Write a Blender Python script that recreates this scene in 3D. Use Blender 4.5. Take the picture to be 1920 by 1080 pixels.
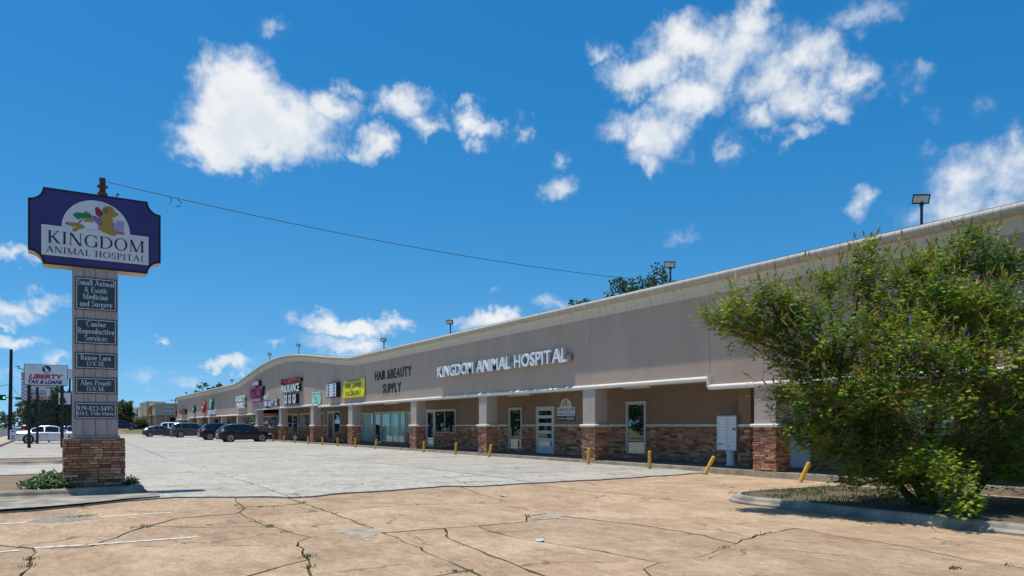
import bpy, bmesh, math, random
from mathutils import Vector, Matrix, noise as mnoise

rnd = random.Random(11)
for o in list(bpy.data.objects):
    bpy.data.objects.remove(o)
S = bpy.context.scene
C = S.collection
rad = math.radians

# ------------------------------------------------------------------ camera
# World frame: +Y runs along the shop front, +X runs from the street towards it, camera over (0,0).
FPX, YAW, EYE, HORIZON = 1388.0, rad(31.8), 1.45, 798.0
cam = bpy.data.cameras.new("camera")
cam.sensor_width = 36.0
cam.lens = FPX / 1920.0 * 36.0
cam.shift_y = (HORIZON - 540.0) / 1920.0
cam.clip_start, cam.clip_end = 0.1, 3000.0
camo = bpy.data.objects.new("camera", cam)
camo.location = (0, 0, EYE)
camo.rotation_euler = (rad(90), 0, -YAW)
C.objects.link(camo)
S.camera = camo

# ------------------------------------------------------------------ sun, sky, exposure
SUN = Vector((-0.74, 0.74, 5.5)).normalized()
sl = bpy.data.lights.new("sun", 'SUN')
sl.energy, sl.angle, sl.color = 4.6, rad(0.53), (1.0, 0.955, 0.88)
slo = bpy.data.objects.new("sun", sl)
slo.location = (0, 0, 60)
slo.rotation_euler = (-SUN).to_track_quat('-Z', 'Y').to_euler()
C.objects.link(slo)
S.view_settings.view_transform = 'Standard'
S.view_settings.look = 'None'
S.view_settings.exposure = 0.0
S.view_settings.gamma = 1.0
S.view_settings.use_curve_mapping = False

SA, CA = math.sin(YAW), math.cos(YAW)
def ray(px):
    u = (px - 960.0) / FPX
    return SA + CA * u, CA - SA * u
def azel(px, py):
    x, y = ray(px)
    return math.atan2(x, y), math.atan2((HORIZON - py) / FPX, math.hypot(x, y))

W = bpy.data.worlds.new("World")
S.world = W
W.use_nodes = True
nt = W.node_tree
nt.nodes.clear()
def N(tree, kind, **kw):
    n = tree.nodes.new(kind)
    for k, v in kw.items():
        setattr(n, k, v)
    return n
def vmath(tree, op, a, b=None, c=None):
    n = N(tree, 'ShaderNodeVectorMath', operation=op)
    for i, q in enumerate((a, b, c)):
        if q is None: continue
        if isinstance(q, (tuple, list)): n.inputs[i].default_value = q
        else: tree.links.new(q, n.inputs[i])
    return n.outputs['Value'] if op in ('LENGTH', 'DOT_PRODUCT', 'DISTANCE') else n.outputs[0]
def fmath(tree, op, a, b=None, c=None, clamp=False):
    n = N(tree, 'ShaderNodeMath', operation=op, use_clamp=clamp)
    for i, q in enumerate((a, b, c)):
        if q is None: continue
        if isinstance(q, (int, float)): n.inputs[i].default_value = q
        else: tree.links.new(q, n.inputs[i])
    return n.outputs[0]
def smooth(tree, x, lo, hi):
    n = N(tree, 'ShaderNodeMapRange', interpolation_type='SMOOTHSTEP')
    tree.links.new(x, n.inputs[0])
    n.inputs[1].default_value, n.inputs[2].default_value = lo, hi
    return n.outputs[0]

sky = N(nt, 'ShaderNodeTexSky', sky_type='NISHITA', sun_disc=False)
sky.sun_elevation = math.asin(SUN.z)
sky.sun_rotation = math.atan2(SUN.x, SUN.y)
sky.air_density, sky.dust_density, sky.ozone_density = 1.0, 0.35, 2.2
hsv = N(nt, 'ShaderNodeHueSaturation')
hsv.inputs['Saturation'].default_value = 1.44
hsv.inputs['Hue'].default_value = 0.493
hsv.inputs['Value'].default_value = 1.42
nt.links.new(sky.outputs[0], hsv.inputs['Color'])
W.cycles.sampling_method = 'MANUAL'
W.cycles.sample_map_resolution = 512
bg = N(nt, 'ShaderNodeBackground')
bg.inputs[1].default_value = 0.098
nt.links.new(hsv.outputs[0], bg.inputs[0])

tc = N(nt, 'ShaderNodeTexCoord')
sep = N(nt, 'ShaderNodeSeparateXYZ')
nt.links.new(tc.outputs['Generated'], sep.inputs[0])
lift = vmath(nt, 'NORMALIZE', vmath(nt, 'MULTIPLY_ADD', tc.outputs['Generated'], (1, 1, 1.0), (0, 0, 0.12)))
nt.links.new(lift, sky.inputs['Vector'])
az = fmath(nt, 'ARCTAN2', sep.outputs[0], sep.outputs[1])
el = fmath(nt, 'ARCSINE', sep.outputs[2])
cmb = N(nt, 'ShaderNodeCombineXYZ')
nt.links.new(az, cmb.inputs[0]); nt.links.new(el, cmb.inputs[1])
def noise_node(tree, vec, scale, detail=8, rough=0.6, color=False):
    n = N(tree, 'ShaderNodeTexNoise')
    n.inputs['Scale'].default_value = scale
    n.inputs['Detail'].default_value = detail
    n.inputs['Roughness'].default_value = rough
    if vec is not None: tree.links.new(vec, n.inputs['Vector'])
    return n.outputs['Color' if color else 'Fac']
wob = vmath(nt, 'SUBTRACT', noise_node(nt, cmb.outputs[0], 13, 4, 0.62, True), (0.5, 0.5, 0.5))
wob2 = vmath(nt, 'SUBTRACT', noise_node(nt, cmb.outputs[0], 45, 3, 0.65, True), (0.5, 0.5, 0.5))
V = vmath(nt, 'MULTIPLY_ADD', wob, (0.085, 0.075, 0.0), cmb.outputs[0])
V = vmath(nt, 'MULTIPLY_ADD', wob2, (0.030, 0.028, 0.0), V)
# fair-weather clouds: centre px, half-width px, half-height px, thickness
CLOUDS = [
 (440,165,75,85,1.0),(470,230,130,85,1.1),(415,262,90,55,.95),(540,240,105,70,.9),(620,205,55,42,.65),(500,285,95,36,.75),
 (668,168,38,20,.4),(770,195,60,38,.75),(805,225,36,28,.6),(715,212,40,18,.35),(880,225,38,36,.7),(908,240,36,28,.65),(895,268,30,18,.4),
 (700,272,46,36,.85),(978,236,24,26,.45),(1050,355,42,32,.55),(628,288,22,14,.28),(520,58,34,16,.35),(1052,288,24,24,.4),
 (1130,100,36,26,.5),(1215,130,85,52,.8),(1300,85,110,60,.78),(1420,40,70,60,.72),(1385,100,110,60,.62),(1445,145,80,62,.60),(1400,175,55,40,.42),(1350,135,70,50,.6),(1300,185,70,62,.8),(1225,250,72,56,.72),(1160,240,50,40,.4),
 (1210,295,45,30,.45),(1500,110,70,70,.62),(1500,180,80,55,.58),(1590,150,85,38,.62),(1545,200,80,32,.5),(1430,235,52,36,.55),(1500,250,38,20,.4),(1368,280,45,26,.36),
 (1600,35,85,42,.42),(1680,25,60,25,.25),(1710,150,40,32,.24),(1765,215,30,20,.2),(1860,185,26,18,.18),
 (1615,378,36,40,.42),(1740,285,30,26,.22),(1810,345,100,70,.55),(1880,330,90,75,.6),(1900,270,50,45,.42),(1780,395,110,50,.55),(1890,400,80,50,.5),
 (1278,446,42,18,.3),(640,608,95,25,.85),(735,605,52,22,.7),(580,612,46,18,.5),(655,645,88,24,.65),(640,668,60,12,.35),
 (915,598,68,24,.85),(1045,574,50,18,.45),(938,541,18,8,.3),(425,684,58,14,.75),(340,712,110,20,.26),(300,646,24,11,.5),(290,716,60,10,.18),
 (25,487,62,21,.7),(85,567,55,16,.55),(20,582,68,26,.65),(30,648,62,18,.55),(0,610,30,10,.4),(520,648,38,9,.3),(110,680,40,14,.4),(10,705,40,14,.35)]
acc = None
for (cx, cy, hw, hh, th) in CLOUDS:
    a, e = azel(cx, cy)
    a2, _ = azel(cx + hw, cy); _, e2 = azel(cx, cy - hh)
    ra, re = abs(a2 - a) * 1.22, abs(e2 - e) * 1.25
    L = vmath(nt, 'LENGTH', vmath(nt, 'MULTIPLY_ADD', V, (1 / ra, 1 / re, 0), (-a / ra, -e / re, 0)))
    b = fmath(nt, 'MULTIPLY_ADD', L, -th * 1.9, th * 1.9)
    acc = fmath(nt, 'MAXIMUM', b, 0.0) if acc is None else fmath(nt, 'MAXIMUM', acc, b)
# scattered cumulus over the rest of the sky (azimuth well away from the framed quarter)
gen = noise_node(nt, tc.outputs['Generated'], 5.5, 4, 0.58)
away = smooth(nt, vmath(nt, 'DOT_PRODUCT', tc.outputs['Generated'], (SA, CA, 0)), 0.62, 0.35)
genm = fmath(nt, 'MULTIPLY', fmath(nt, 'MULTIPLY', smooth(nt, gen, 0.56, 0.78), 0.9), away)
acc = fmath(nt, 'MAXIMUM', acc, fmath(nt, 'MULTIPLY', genm, smooth(nt, sep.outputs[2], 0.02, 0.12)))
fine = noise_node(nt, cmb.outputs[0], 24, 6, 0.62)
edge = fmath(nt, 'MULTIPLY', fmath(nt, 'SUBTRACT', fine, 0.5), smooth(nt, acc, 0.0, 0.35))
dens = smooth(nt, fmath(nt, 'MULTIPLY_ADD', edge, 1.7, acc), 0.02, 1.30)
dens = fmath(nt, 'MULTIPLY', dens, 0.97)
shade = noise_node(nt, vmath(nt, 'MULTIPLY_ADD', cmb.outputs[0], (1, 1, 1), (0.0, 0.012, 0.3)), 15, 3, 0.55)
ccol = N(nt, 'ShaderNodeMix', data_type='RGBA')
nt.links.new(smooth(nt, shade, 0.38, 0.62), ccol.inputs[0])
ccol.inputs[6].default_value = (0.74, 0.80, 0.86, 1)
ccol.inputs[7].default_value = (0.90, 0.915, 0.925, 1)
bgc = N(nt, 'ShaderNodeBackground')
nt.links.new(ccol.outputs[2], bgc.inputs[0])
bgc.inputs[1].default_value = 1.0
mx = N(nt, 'ShaderNodeMixShader')
nt.links.new(dens, mx.inputs[0]); nt.links.new(bg.outputs[0], mx.inputs[1]); nt.links.new(bgc.outputs[0], mx.inputs[2])
wo = N(nt, 'ShaderNodeOutputWorld')
nt.links.new(mx.outputs[0], wo.inputs[0])

# ------------------------------------------------------------------ measuring helpers
def gz(y):                                            # the forecourt falls slightly towards the viewer
    return -0.11 * min(1.0, max(0.0, (18.0 - y) / 7.0))
def ground(px, py, z=None):                           # point of the pavement seen along a sight line of the survey
    x, y = ray(px)
    zz = 0.0 if z is None else z
    for _ in range(6):
        d = (EYE - zz) * FPX / (py - HORIZON)
        if z is None: zz = gz(y * d)
    return x * d, y * d
def fy(px, X):                                        # position along a wall that stands at X
    x, y = ray(px)
    return X * y / x
def fx(px, Y):                                        # position along a plane that stands at Y
    x, y = ray(px)
    return Y * x / y
def zX(px, py, X): return EYE + (HORIZON - py) / FPX * (X / ray(px)[0])
def zY(px, py, Y): return EYE + (HORIZON - py) / FPX * (Y / ray(px)[1])

# ------------------------------------------------------------------ object helpers
ORG = {}
def props(o, label=None, cat=None, group=None, kind=None):
    if label: o["label"] = label
    if cat: o["category"] = cat
    if group: o["group"] = group
    if kind: o["kind"] = kind
    return o
def thing(name, loc, label, cat, group=None, kind=None):
    o = bpy.data.objects.new(name, None)
    o.empty_display_size = 0.2
    o.location = loc
    C.objects.link(o)
    ORG[o] = Vector(loc)
    return props(o, label, cat, group, kind)
def obj(name, me, mat, parent=None, at=None):
    o = bpy.data.objects.new(name, me)
    C.objects.link(o)
    if mat is not None:
        me.materials.clear(); me.materials.append(M[mat] if isinstance(mat, str) else mat)
    if parent is not None:
        o.parent = parent
        ORG[o] = ORG[parent].copy()
    else:
        ORG[o] = Vector(at or (0, 0, 0)); o.location = ORG[o]
    return o
class MB:
    def __init__(s): s.v, s.f, s.mi = [], [], []
    def add(s, vs, fs):
        b = len(s.v)
        s.v += [tuple(p) for p in vs]
        s.f += [tuple(b + i for i in q) for q in fs]
        return s
    def box(s, x0, x1, y0, y1, z0, z1):
        return s.add([(x0,y0,z0),(x1,y0,z0),(x1,y1,z0),(x0,y1,z0),(x0,y0,z1),(x1,y0,z1),(x1,y1,z1),(x0,y1,z1)],
                     [(0,3,2,1),(4,5,6,7),(0,1,5,4),(1,2,6,5),(2,3,7,6),(3,0,4,7)])
    def prism(s, poly, ax, a, b):
        n = len(poly)
        def P(p, t): return {'x': (t, p[0], p[1]), 'y': (p[0], t, p[1]), 'z': (p[0], p[1], t)}[ax]
        return s.add([P(p, a) for p in poly] + [P(p, b) for p in poly],
                     [tuple(range(n))[::-1], tuple(range(n, 2*n))] + [(i, (i+1) % n, n+(i+1) % n, n+i) for i in range(n)])
    def tube(s, pts, rs, n=8, cap=True):
        pts = [Vector(p) for p in pts]
        if not isinstance(rs, (list, tuple)): rs = [rs] * len(pts)
        base = len(s.v); ref = Vector((0.31, 0.17, 0.93))
        for i, p in enumerate(pts):
            t = (pts[min(i+1, len(pts)-1)] - pts[max(i-1, 0)]).normalized()
            u = t.cross(ref)
            if u.length < 1e-3: u = t.cross(Vector((1, 0, 0)))
            u.normalize(); w = t.cross(u)
            for k in range(n):
                a = 2*math.pi*k/n
                s.v.append(tuple(p + (u*math.cos(a) + w*math.sin(a)) * rs[i]))
        for i in range(len(pts)-1):
            for k in range(n):
                s.f.append((base+i*n+k, base+i*n+(k+1) % n, base+(i+1)*n+(k+1) % n, base+(i+1)*n+k))
        if cap:
            s.f.append(tuple(base+k for k in range(n))[::-1]); s.f.append(tuple(base+(len(pts)-1)*n+k for k in range(n)))
        return s
    def sweep(s, prof, ys, fn):                      # closed profile (x,z) carried along Y; fn(y) lifts it
        n = len(prof); b = len(s.v)
        for y in ys:
            h = fn(y)
            s.v += [(p[0], y, p[1] + h) for p in prof]
        for i in range(len(ys)-1):
            for k in range(n):
                s.f.append((b+i*n+k, b+i*n+(k+1) % n, b+(i+1)*n+(k+1) % n, b+(i+1)*n+k))
        s.f.append(tuple(b+k for k in range(n))); s.f.append(tuple(b+(len(ys)-1)*n+k for k in range(n))[::-1])
        return s
    def xf(s, m):
        s.v = [tuple(m @ Vector(p)) for p in s.v]; return s
    def mesh(s, name, off=(0, 0, 0), fix=True, smooth=False):
        me = bpy.data.meshes.new(name)
        me.from_pydata([(p[0]-off[0], p[1]-off[1], p[2]-off[2]) for p in s.v], [], s.f)
        if fix:
            bm = bmesh.new(); bm.from_mesh(me); bmesh.ops.recalc_face_normals(bm, faces=bm.faces); bm.to_mesh(me); bm.free()
        if smooth:
            me.polygons.foreach_set('use_smooth', [True] * len(me.polygons))
        return me
    def build(s, name, mat, parent=None, at=None, local=False, fix=True, smooth=False):
        if parent is None and at is None and not local:
            xs = [p[0] for p in s.v]; ys = [p[1] for p in s.v]; zs = [p[2] for p in s.v]
            at = ((min(xs)+max(xs))/2, (min(ys)+max(ys))/2, min(zs))
        off = (0, 0, 0) if local else (ORG[parent] if parent is not None else at)
        return obj(name, s.mesh(name, off, fix, smooth), mat, parent, at)

# ------------------------------------------------------------------ materials
M = {}
def mat(name, col, rough=0.7, var=0.12, scale=6.0, bump=0.0, bscale=None, metal=0.0, spec=0.5, stretch=None, col2=None, lo=0.35, hi=0.65,
        objvar=0.0, speck=0.0, speck_scale=120, coat=0.0, detail=6, transl=0.0):
    m = bpy.data.materials.new(name); m.use_nodes = True
    t = m.node_tree; p = t.nodes['Principled BSDF']
    geo = N(t, 'ShaderNodeNewGeometry')
    vec = geo.outputs['Position']
    sv = vmath(t, 'MULTIPLY', vec, stretch) if stretch else vec
    nf = noise_node(t, sv, scale, detail, 0.6)
    mixn = N(t, 'ShaderNodeMix', data_type='RGBA')
    t.links.new(smooth(t, nf, lo, hi), mixn.inputs[0])
    c2 = col2 or tuple(min(1, c*(1+var)) for c in col)
    c1 = col if col2 else tuple(c*(1-var) for c in col)
    mixn.inputs[6].default_value = (*c1, 1); mixn.inputs[7].default_value = (*c2, 1)
    out = mixn.outputs[2]
    if objvar:
        oi = N(t, 'ShaderNodeObjectInfo')
        hs = N(t, 'ShaderNodeHueSaturation')
        t.links.new(out, hs.inputs['Color'])
        t.links.new(fmath(t, 'MULTIPLY_ADD', oi.outputs['Random'], 2*objvar, 1-objvar), hs.inputs['Value'])
        out = hs.outputs[0]
    if speck:
        sn = noise_node(t, vec, speck_scale, 3, 0.7)
        hs = N(t, 'ShaderNodeHueSaturation')
        t.links.new(out, hs.inputs['Color'])
        t.links.new(fmath(t, 'MULTIPLY_ADD', sn, 2*speck, 1-speck), hs.inputs['Value'])
        out = hs.outputs[0]
    t.links.new(out, p.inputs['Base Color'])
    p.inputs['Roughness'].default_value = rough
    p.inputs['Metallic'].default_value = metal
    p.inputs['Specular IOR Level'].default_value = spec
    p.inputs['Coat Weight'].default_value = coat
    p.inputs['Coat Roughness'].default_value = 0.03
    if bump:
        bn = N(t, 'ShaderNodeBump'); bn.inputs['Strength'].default_value = bump; bn.inputs['Distance'].default_value = 0.02
        t.links.new(noise_node(t, vec, bscale or scale*4, 5, 0.65), bn.inputs['Height'])
        t.links.new(bn.outputs[0], p.inputs['Normal'])
    if transl:
        tr = N(t, 'ShaderNodeBsdfTranslucent'); t.links.new(out, tr.inputs[0])
        ms = N(t, 'ShaderNodeMixShader'); ms.inputs[0].default_value = transl
        t.links.new(p.outputs[0], ms.inputs[1]); t.links.new(tr.outputs[0], ms.inputs[2])
        t.links.new(ms.outputs[0], t.nodes['Material Output'].inputs[0])
    M[name] = m
    return m
def flat(name, col, rough=0.6, **kw): return mat(name, col, rough, var=kw.pop('var', 0.05), **kw)

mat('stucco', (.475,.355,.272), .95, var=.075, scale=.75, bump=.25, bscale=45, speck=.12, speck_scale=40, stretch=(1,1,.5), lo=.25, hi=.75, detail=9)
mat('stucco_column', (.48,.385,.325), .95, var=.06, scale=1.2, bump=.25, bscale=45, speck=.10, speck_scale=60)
mat('stucco_back_shaded', (.255,.178,.120), .95, var=.07, scale=.8, bump=.2, bscale=45, speck=.08, speck_scale=60)  # recessed wall stucco, with the shade under the soffit put into the colour
mat('cornice', (.60,.54,.44), .85, scale=1.4, stretch=(1,7,.25), col2=(.36,.325,.27), lo=.50, hi=.80, bump=.1, bscale=30)
mat('bullnose', (.50,.46,.39), .9, scale=1.5, stretch=(.6,16,1.2), col2=(.20,.18,.155), lo=.40, hi=.85, bump=.1, bscale=30)
mat('trim', (.70,.67,.61), .7, scale=3, stretch=(1,4,1), col2=(.55,.52,.46), lo=.55, hi=.8)
mat('cap', (.70,.66,.59), .75, var=.1, scale=5)
mat('soffit', (.40,.345,.27), .9, var=.06, scale=1)
mat('window_trim', (.60,.53,.43), .7, var=.06, scale=4)
mat('dark_joint', (.05,.045,.04), .95)
mat('roof', (.4,.4,.38), .9)
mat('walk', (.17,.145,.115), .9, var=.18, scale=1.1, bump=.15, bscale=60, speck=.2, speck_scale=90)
mat('kerb', (.50,.415,.29), .9, scale=2.0, col2=(.33,.27,.19), bump=.3, bscale=40, speck=.22, speck_scale=70)
mat('kerb_grey', (.37,.325,.26), .9, scale=1.6, col2=(.19,.165,.13), bump=.35, bscale=35, speck=.25, speck_scale=70)
mat('patch', (.40,.33,.25), .95, scale=5, col2=(.27,.21,.15), speck=.35, speck_scale=45)
mat('gravel', (.20,.175,.15), .95, scale=12, col2=(.34,.30,.25), speck=.7, speck_scale=35, bump=.8, bscale=40)
mat('mulch', (.16,.105,.065), .95, scale=14, col2=(.30,.215,.135), bump=.9, bscale=60, speck=.5, speck_scale=50)
mat('soil', (.085,.065,.042), .95, scale=9, col2=(.16,.12,.075), bump=.8, bscale=40, speck=.4, speck_scale=60)
mat('grass_ground', (.10,.13,.045), .95, scale=.25, col2=(.22,.19,.10), bump=.4, bscale=20)
mat('asphalt', (.085,.085,.088), .9, var=.15, scale=.6, speck=.2, speck_scale=40)
mat('road_paint', (.7,.68,.6), .8, scale=14, col2=(.45,.38,.28), lo=.42, hi=.62)
mat('yellow_line', (.7,.45,.06), .8, var=.1)
mat('crack_dirt', (.075,.06,.042), 1.0, scale=7, col2=(.19,.15,.10), speck=.5, speck_scale=40)
mat('bollard_yellow', (.70,.40,.035), .55, scale=16, col2=(.50,.29,.05), lo=.45, hi=.8)
mat('rust', (.055,.028,.020), .9, scale=20, col2=(.13,.055,.035))
flat('black_metal', (.012,.012,.013), .45, spec=.4)
flat('dark_grey_metal', (.045,.045,.05), .5)
flat('lamp_lens', (.62,.62,.58), .3)
flat('white_enamel', (.72,.74,.75), .4)
flat('channel_white', (.80,.83,.84), .35)
flat('channel_side', (.50,.56,.60), .4); flat('raceway', (.25,.17,.135), .7)
flat('letter_black', (.012,.012,.012), .6)
flat('letter_red', (.50,.02,.03), .5)
flat('letter_navy', (.012,.015,.12), .5)
flat('pink_face', (.62,.12,.36), .45); flat('magenta', (.34,.008,.10), .45); flat('pale_pink', (.80,.52,.66), .5)
flat('yellow_vinyl', (.80,.70,.0), .5); flat('mint_vinyl', (.33,.72,.52), .55)
flat('sign_purple', (.043,.030,.150), .38, var=.1, scale=2); flat('sign_white', (.68,.69,.72), .45, scale=3)
flat('panel_slate', (.030,.052,.066), .4); flat('panel_line', (.70,.74,.76), .5)
flat('sign_navy', (.012,.016,.035), .5)
mat('siding', (.44,.375,.345), .8, scale=2.2, stretch=(6,6,.5), col2=(.33,.275,.25), lo=.4, hi=.75, speck=.12, speck_scale=50)
flat('sign_cream', (.52,.43,.33), .7)
flat('gold', (.42,.27,.05), .6); flat('gold_dark', (.26,.16,.03), .6); flat('iguana_green', (.02,.24,.08), .6); flat('parrot_red', (.5,.01,.02), .6)
flat('parrot_blue', (.02,.04,.30), .6); flat('cat_purple', (.22,.14,.36), .6); flat('cat_lilac', (.40,.33,.55), .6); flat('rabbit_white', (.72,.74,.80), .6); flat('outline', (.03,.03,.05), .6)
flat('blind', (.52,.66,.64), .8); flat('interior_dark', (.012,.012,.012), .9)  # interior_dark: near-black sheets behind glass, the unlit rooms' darkness put into the colour
flat('door_white', (.56,.57,.57), .45); flat('alu', (.42,.45,.47), .4, metal=.6)
mat('pallet_wood', (.30,.15,.05), .8, scale=5, stretch=(1,8,1), col2=(.19,.09,.03))
mat('bark', (.10,.07,.05), .95, var=.3, scale=12, bump=.6, bscale=30)
flat('dry_twig', (.20,.15,.11), .9)
mat('leaf_bush', (.080,.215,.018), .5, scale=1.3, col2=(.34,.43,.03), spec=.22, transl=.32, speck=.4, speck_scale=9)
mat('leaf_spike', (.52,.31,.05), .8, scale=4, col2=(.42,.33,.06), transl=.2)
flat('flower_purple', (.22,.17,.50), .7)
mat('leaf_oak', (.022,.055,.014), .55, scale=1.0, col2=(.06,.12,.028), transl=.2)
mat('leaf_far', (.045,.075,.022), .7, scale=.3, col2=(.095,.125,.04), transl=.15)
mat('leaf_far_pale', (.075,.11,.035), .7, scale=.3, col2=(.15,.16,.05), transl=.15)
mat('leaf_ivy', (.03,.085,.02), .45, scale=6, col2=(.11,.19,.04), transl=.2)
mat('weed', (.08,.15,.02), .7, scale=5, col2=(.17,.20,.05), transl=.2)
mat('far_wall', (.42,.36,.27), .9, var=.06); mat('far_fascia', (.46,.45,.38), .9, var=.06)
flat('orange_panel', (.62,.27,.01), .6); flat('wire', (.02,.018,.016), .7); flat('paper', (.50,.52,.57), .6)
flat('tyre', (.012,.012,.012), .85); flat('rim', (.55,.56,.58), .3, metal=.7); flat('car_glass', (.006,.008,.010), .06, spec=.9)
flat('tail_red', (.45,.008,.012), .2, coat=.8); flat('lamp_clear', (.7,.72,.75), .15, coat=.8); flat('plate', (.7,.7,.7), .5); flat('clad', (.02,.02,.022), .6); flat('chrome', (.7,.7,.72), .15, metal=1.0)
flat('signal_green', (.05,.8,.35), .4); flat('street_green', (.01,.16,.08), .5); flat('poster_red', (.35,.05,.06), .6)

def glass_mat(nm, ior, tint):
    m = bpy.data.materials.new(nm); m.use_nodes = True; t = m.node_tree
    for n in list(t.nodes): t.nodes.remove(n)
    gl = N(t, 'ShaderNodeBsdfGlossy'); gl.inputs['Roughness'].default_value = .015; gl.inputs[0].default_value = (.9,.95,.95,1)
    tr = N(t, 'ShaderNodeBsdfTransparent'); tr.inputs[0].default_value = (*tint, 1)
    nb = N(t, 'ShaderNodeBump'); nb.inputs['Strength'].default_value = .02
    geo = N(t, 'ShaderNodeNewGeometry')
    t.links.new(noise_node(t, geo.outputs['Position'], .9, 2, .5), nb.inputs['Height']); t.links.new(nb.outputs[0], gl.inputs['Normal'])
    cosv = fmath(t, 'ABSOLUTE', vmath(t, 'DOT_PRODUCT', geo.outputs['Normal'], geo.outputs['Incoming']))
    f0 = ((ior-1)/(ior+1))**2
    fr = fmath(t, 'MULTIPLY_ADD', fmath(t, 'POWER', fmath(t, 'SUBTRACT', 1.0, cosv), 5.0), 1-f0, f0)
    ms = N(t, 'ShaderNodeMixShader'); o = N(t, 'ShaderNodeOutputMaterial')
    t.links.new(fr, ms.inputs[0]); t.links.new(tr.outputs[0], ms.inputs[1]); t.links.new(gl.outputs[0], ms.inputs[2]); t.links.new(ms.outputs[0], o.inputs[0])
    M[nm] = m
glass_mat('window_glass', 2.4, (.70,.78,.76)); glass_mat('window_glass_soft', 1.45, (.88,.95,.94))

def stone_mat(name, attr):
    m = bpy.data.materials.new(name); m.use_nodes = True; t = m.node_tree; p = t.nodes['Principled BSDF']
    if attr:
        a = N(t, 'ShaderNodeAttribute'); a.attribute_name = 'tint'; fac = a.outputs['Fac']
    else:
        fac = N(t, 'ShaderNodeObjectInfo').outputs['Random']
    r = N(t, 'ShaderNodeValToRGB'); e = r.color_ramp.elements
    cols = [(0,(.12,.048,.030)),(.18,(.27,.115,.062)),(.4,(.38,.185,.10)),(.55,(.185,.075,.045)),(.7,(.46,.25,.145)),(.85,(.33,.145,.066)),(1,(.52,.32,.20))]
    e[0].position, e[0].color = cols[0][0], (*cols[0][1], 1)
    e[1].position, e[1].color = cols[-1][0], (*cols[-1][1], 1)
    for q, c in cols[1:-1]:
        k = e.new(q); k.color = (*c, 1)
    t.links.new(fac, r.inputs[0])
    geo = N(t, 'ShaderNodeNewGeometry')
    nf = noise_node(t, geo.outputs['Position'], 16, 6, .65)
    hs = N(t, 'ShaderNodeHueSaturation'); t.links.new(r.outputs[0], hs.inputs['Color'])
    t.links.new(fmath(t, 'MULTIPLY_ADD', nf, 1.6, .52), hs.inputs['Value'])
    t.links.new(hs.outputs[0], p.inputs['Base Color']); p.inputs['Roughness'].default_value = .9
    bn = N(t, 'ShaderNodeBump'); bn.inputs['Strength'].default_value = .7; bn.inputs['Distance'].default_value = .02
    t.links.new(noise_node(t, geo.outputs['Position'], 38, 5, .65), bn.inputs['Height']); t.links.new(bn.outputs[0], p.inputs['Normal'])
    M[name] = m
stone_mat('stone', False); stone_mat('stone_mass', True)

def pavement_mat(name, base, light, dark, stain, cell):
    m = bpy.data.materials.new(name); m.use_nodes = True; t = m.node_tree; p = t.nodes['Principled BSDF']
    geo = N(t, 'ShaderNodeNewGeometry'); vec = geo.outputs['Position']
    a = N(t, 'ShaderNodeMix', data_type='RGBA'); t.links.new(smooth(t, noise_node(t, vec, .55, 7, .62), .36, .66), a.inputs[0])
    a.inputs[6].default_value = (*base, 1); a.inputs[7].default_value = (*light, 1)
    b = N(t, 'ShaderNodeMix', data_type='RGBA')
    st = fmath(t, 'MULTIPLY', smooth(t, noise_node(t, vmath(t, 'MULTIPLY', vec, (1.3, .8, 1)), 1.05, 9, .68), .54, .78), stain)
    t.links.new(st, b.inputs[0]); t.links.new(a.outputs[2], b.inputs[6]); b.inputs[7].default_value = (*dark, 1)
    oi = N(t, 'ShaderNodeObjectInfo')
    hs = N(t, 'ShaderNodeHueSaturation'); t.links.new(b.outputs[2], hs.inputs['Color'])
    agg = noise_node(t, vec, cell, 4, .75)
    vr = N(t, 'ShaderNodeTexVoronoi'); vr.inputs['Scale'].default_value = cell*.55; t.links.new(vec, vr.inputs['Vector'])
    pit = smooth(t, vr.outputs['Distance'], .10, .32)
    val = fmath(t, 'MULTIPLY', fmath(t, 'MULTIPLY_ADD', agg, 1.0, .47), fmath(t, 'MULTIPLY_ADD', pit, .22, .80))
    val = fmath(t, 'MULTIPLY', val, fmath(t, 'MULTIPLY_ADD', noise_node(t, vmath(t, 'MULTIPLY', vec, (1, .45, 1)), 11, 4, .8), 1.25, .38))
    val = fmath(t, 'MULTIPLY', val, fmath(t, 'MULTIPLY_ADD', smooth(t, noise_node(t, vmath(t, 'MULTIPLY', vec, (1, .6, 1)), 2.6, 8, .7), .30, .62), .24, .79))
    ve = N(t, 'ShaderNodeTexVoronoi', feature='DISTANCE_TO_EDGE'); ve.inputs['Scale'].default_value = .42
    t.links.new(vmath(t, 'MULTIPLY_ADD', noise_node(t, vec, 1.6, 4, .6, True), (.9, .9, 0), vec), ve.inputs['Vector'])
    hair = fmath(t, 'MULTIPLY', fmath(t, 'SUBTRACT', 1.0, smooth(t, ve.outputs['Distance'], .002, .014)), smooth(t, noise_node(t, vec, .8, 2, .5), .46, .6))
    val = fmath(t, 'MULTIPLY', val, fmath(t, 'MULTIPLY_ADD', hair, -.5, 1.0))
    val = fmath(t, 'MULTIPLY', val, fmath(t, 'MULTIPLY_ADD', oi.outputs['Random'], .16, .94))
    t.links.new(val, hs.inputs['Value'])
    t.links.new(hs.outputs[0], p.inputs['Base Color']); p.inputs['Roughness'].default_value = .92; p.inputs['Specular IOR Level'].default_value = .25
    bn = N(t, 'ShaderNodeBump'); bn.inputs['Strength'].default_value = .35; bn.inputs['Distance'].default_value = .015
    t.links.new(agg, bn.inputs['Height']); t.links.new(bn.outputs[0], p.inputs['Normal'])
    M[name] = m
pavement_mat('pave_tan', (.362,.247,.152), (.445,.320,.208), (.21,.155,.105), .7, 30)
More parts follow.
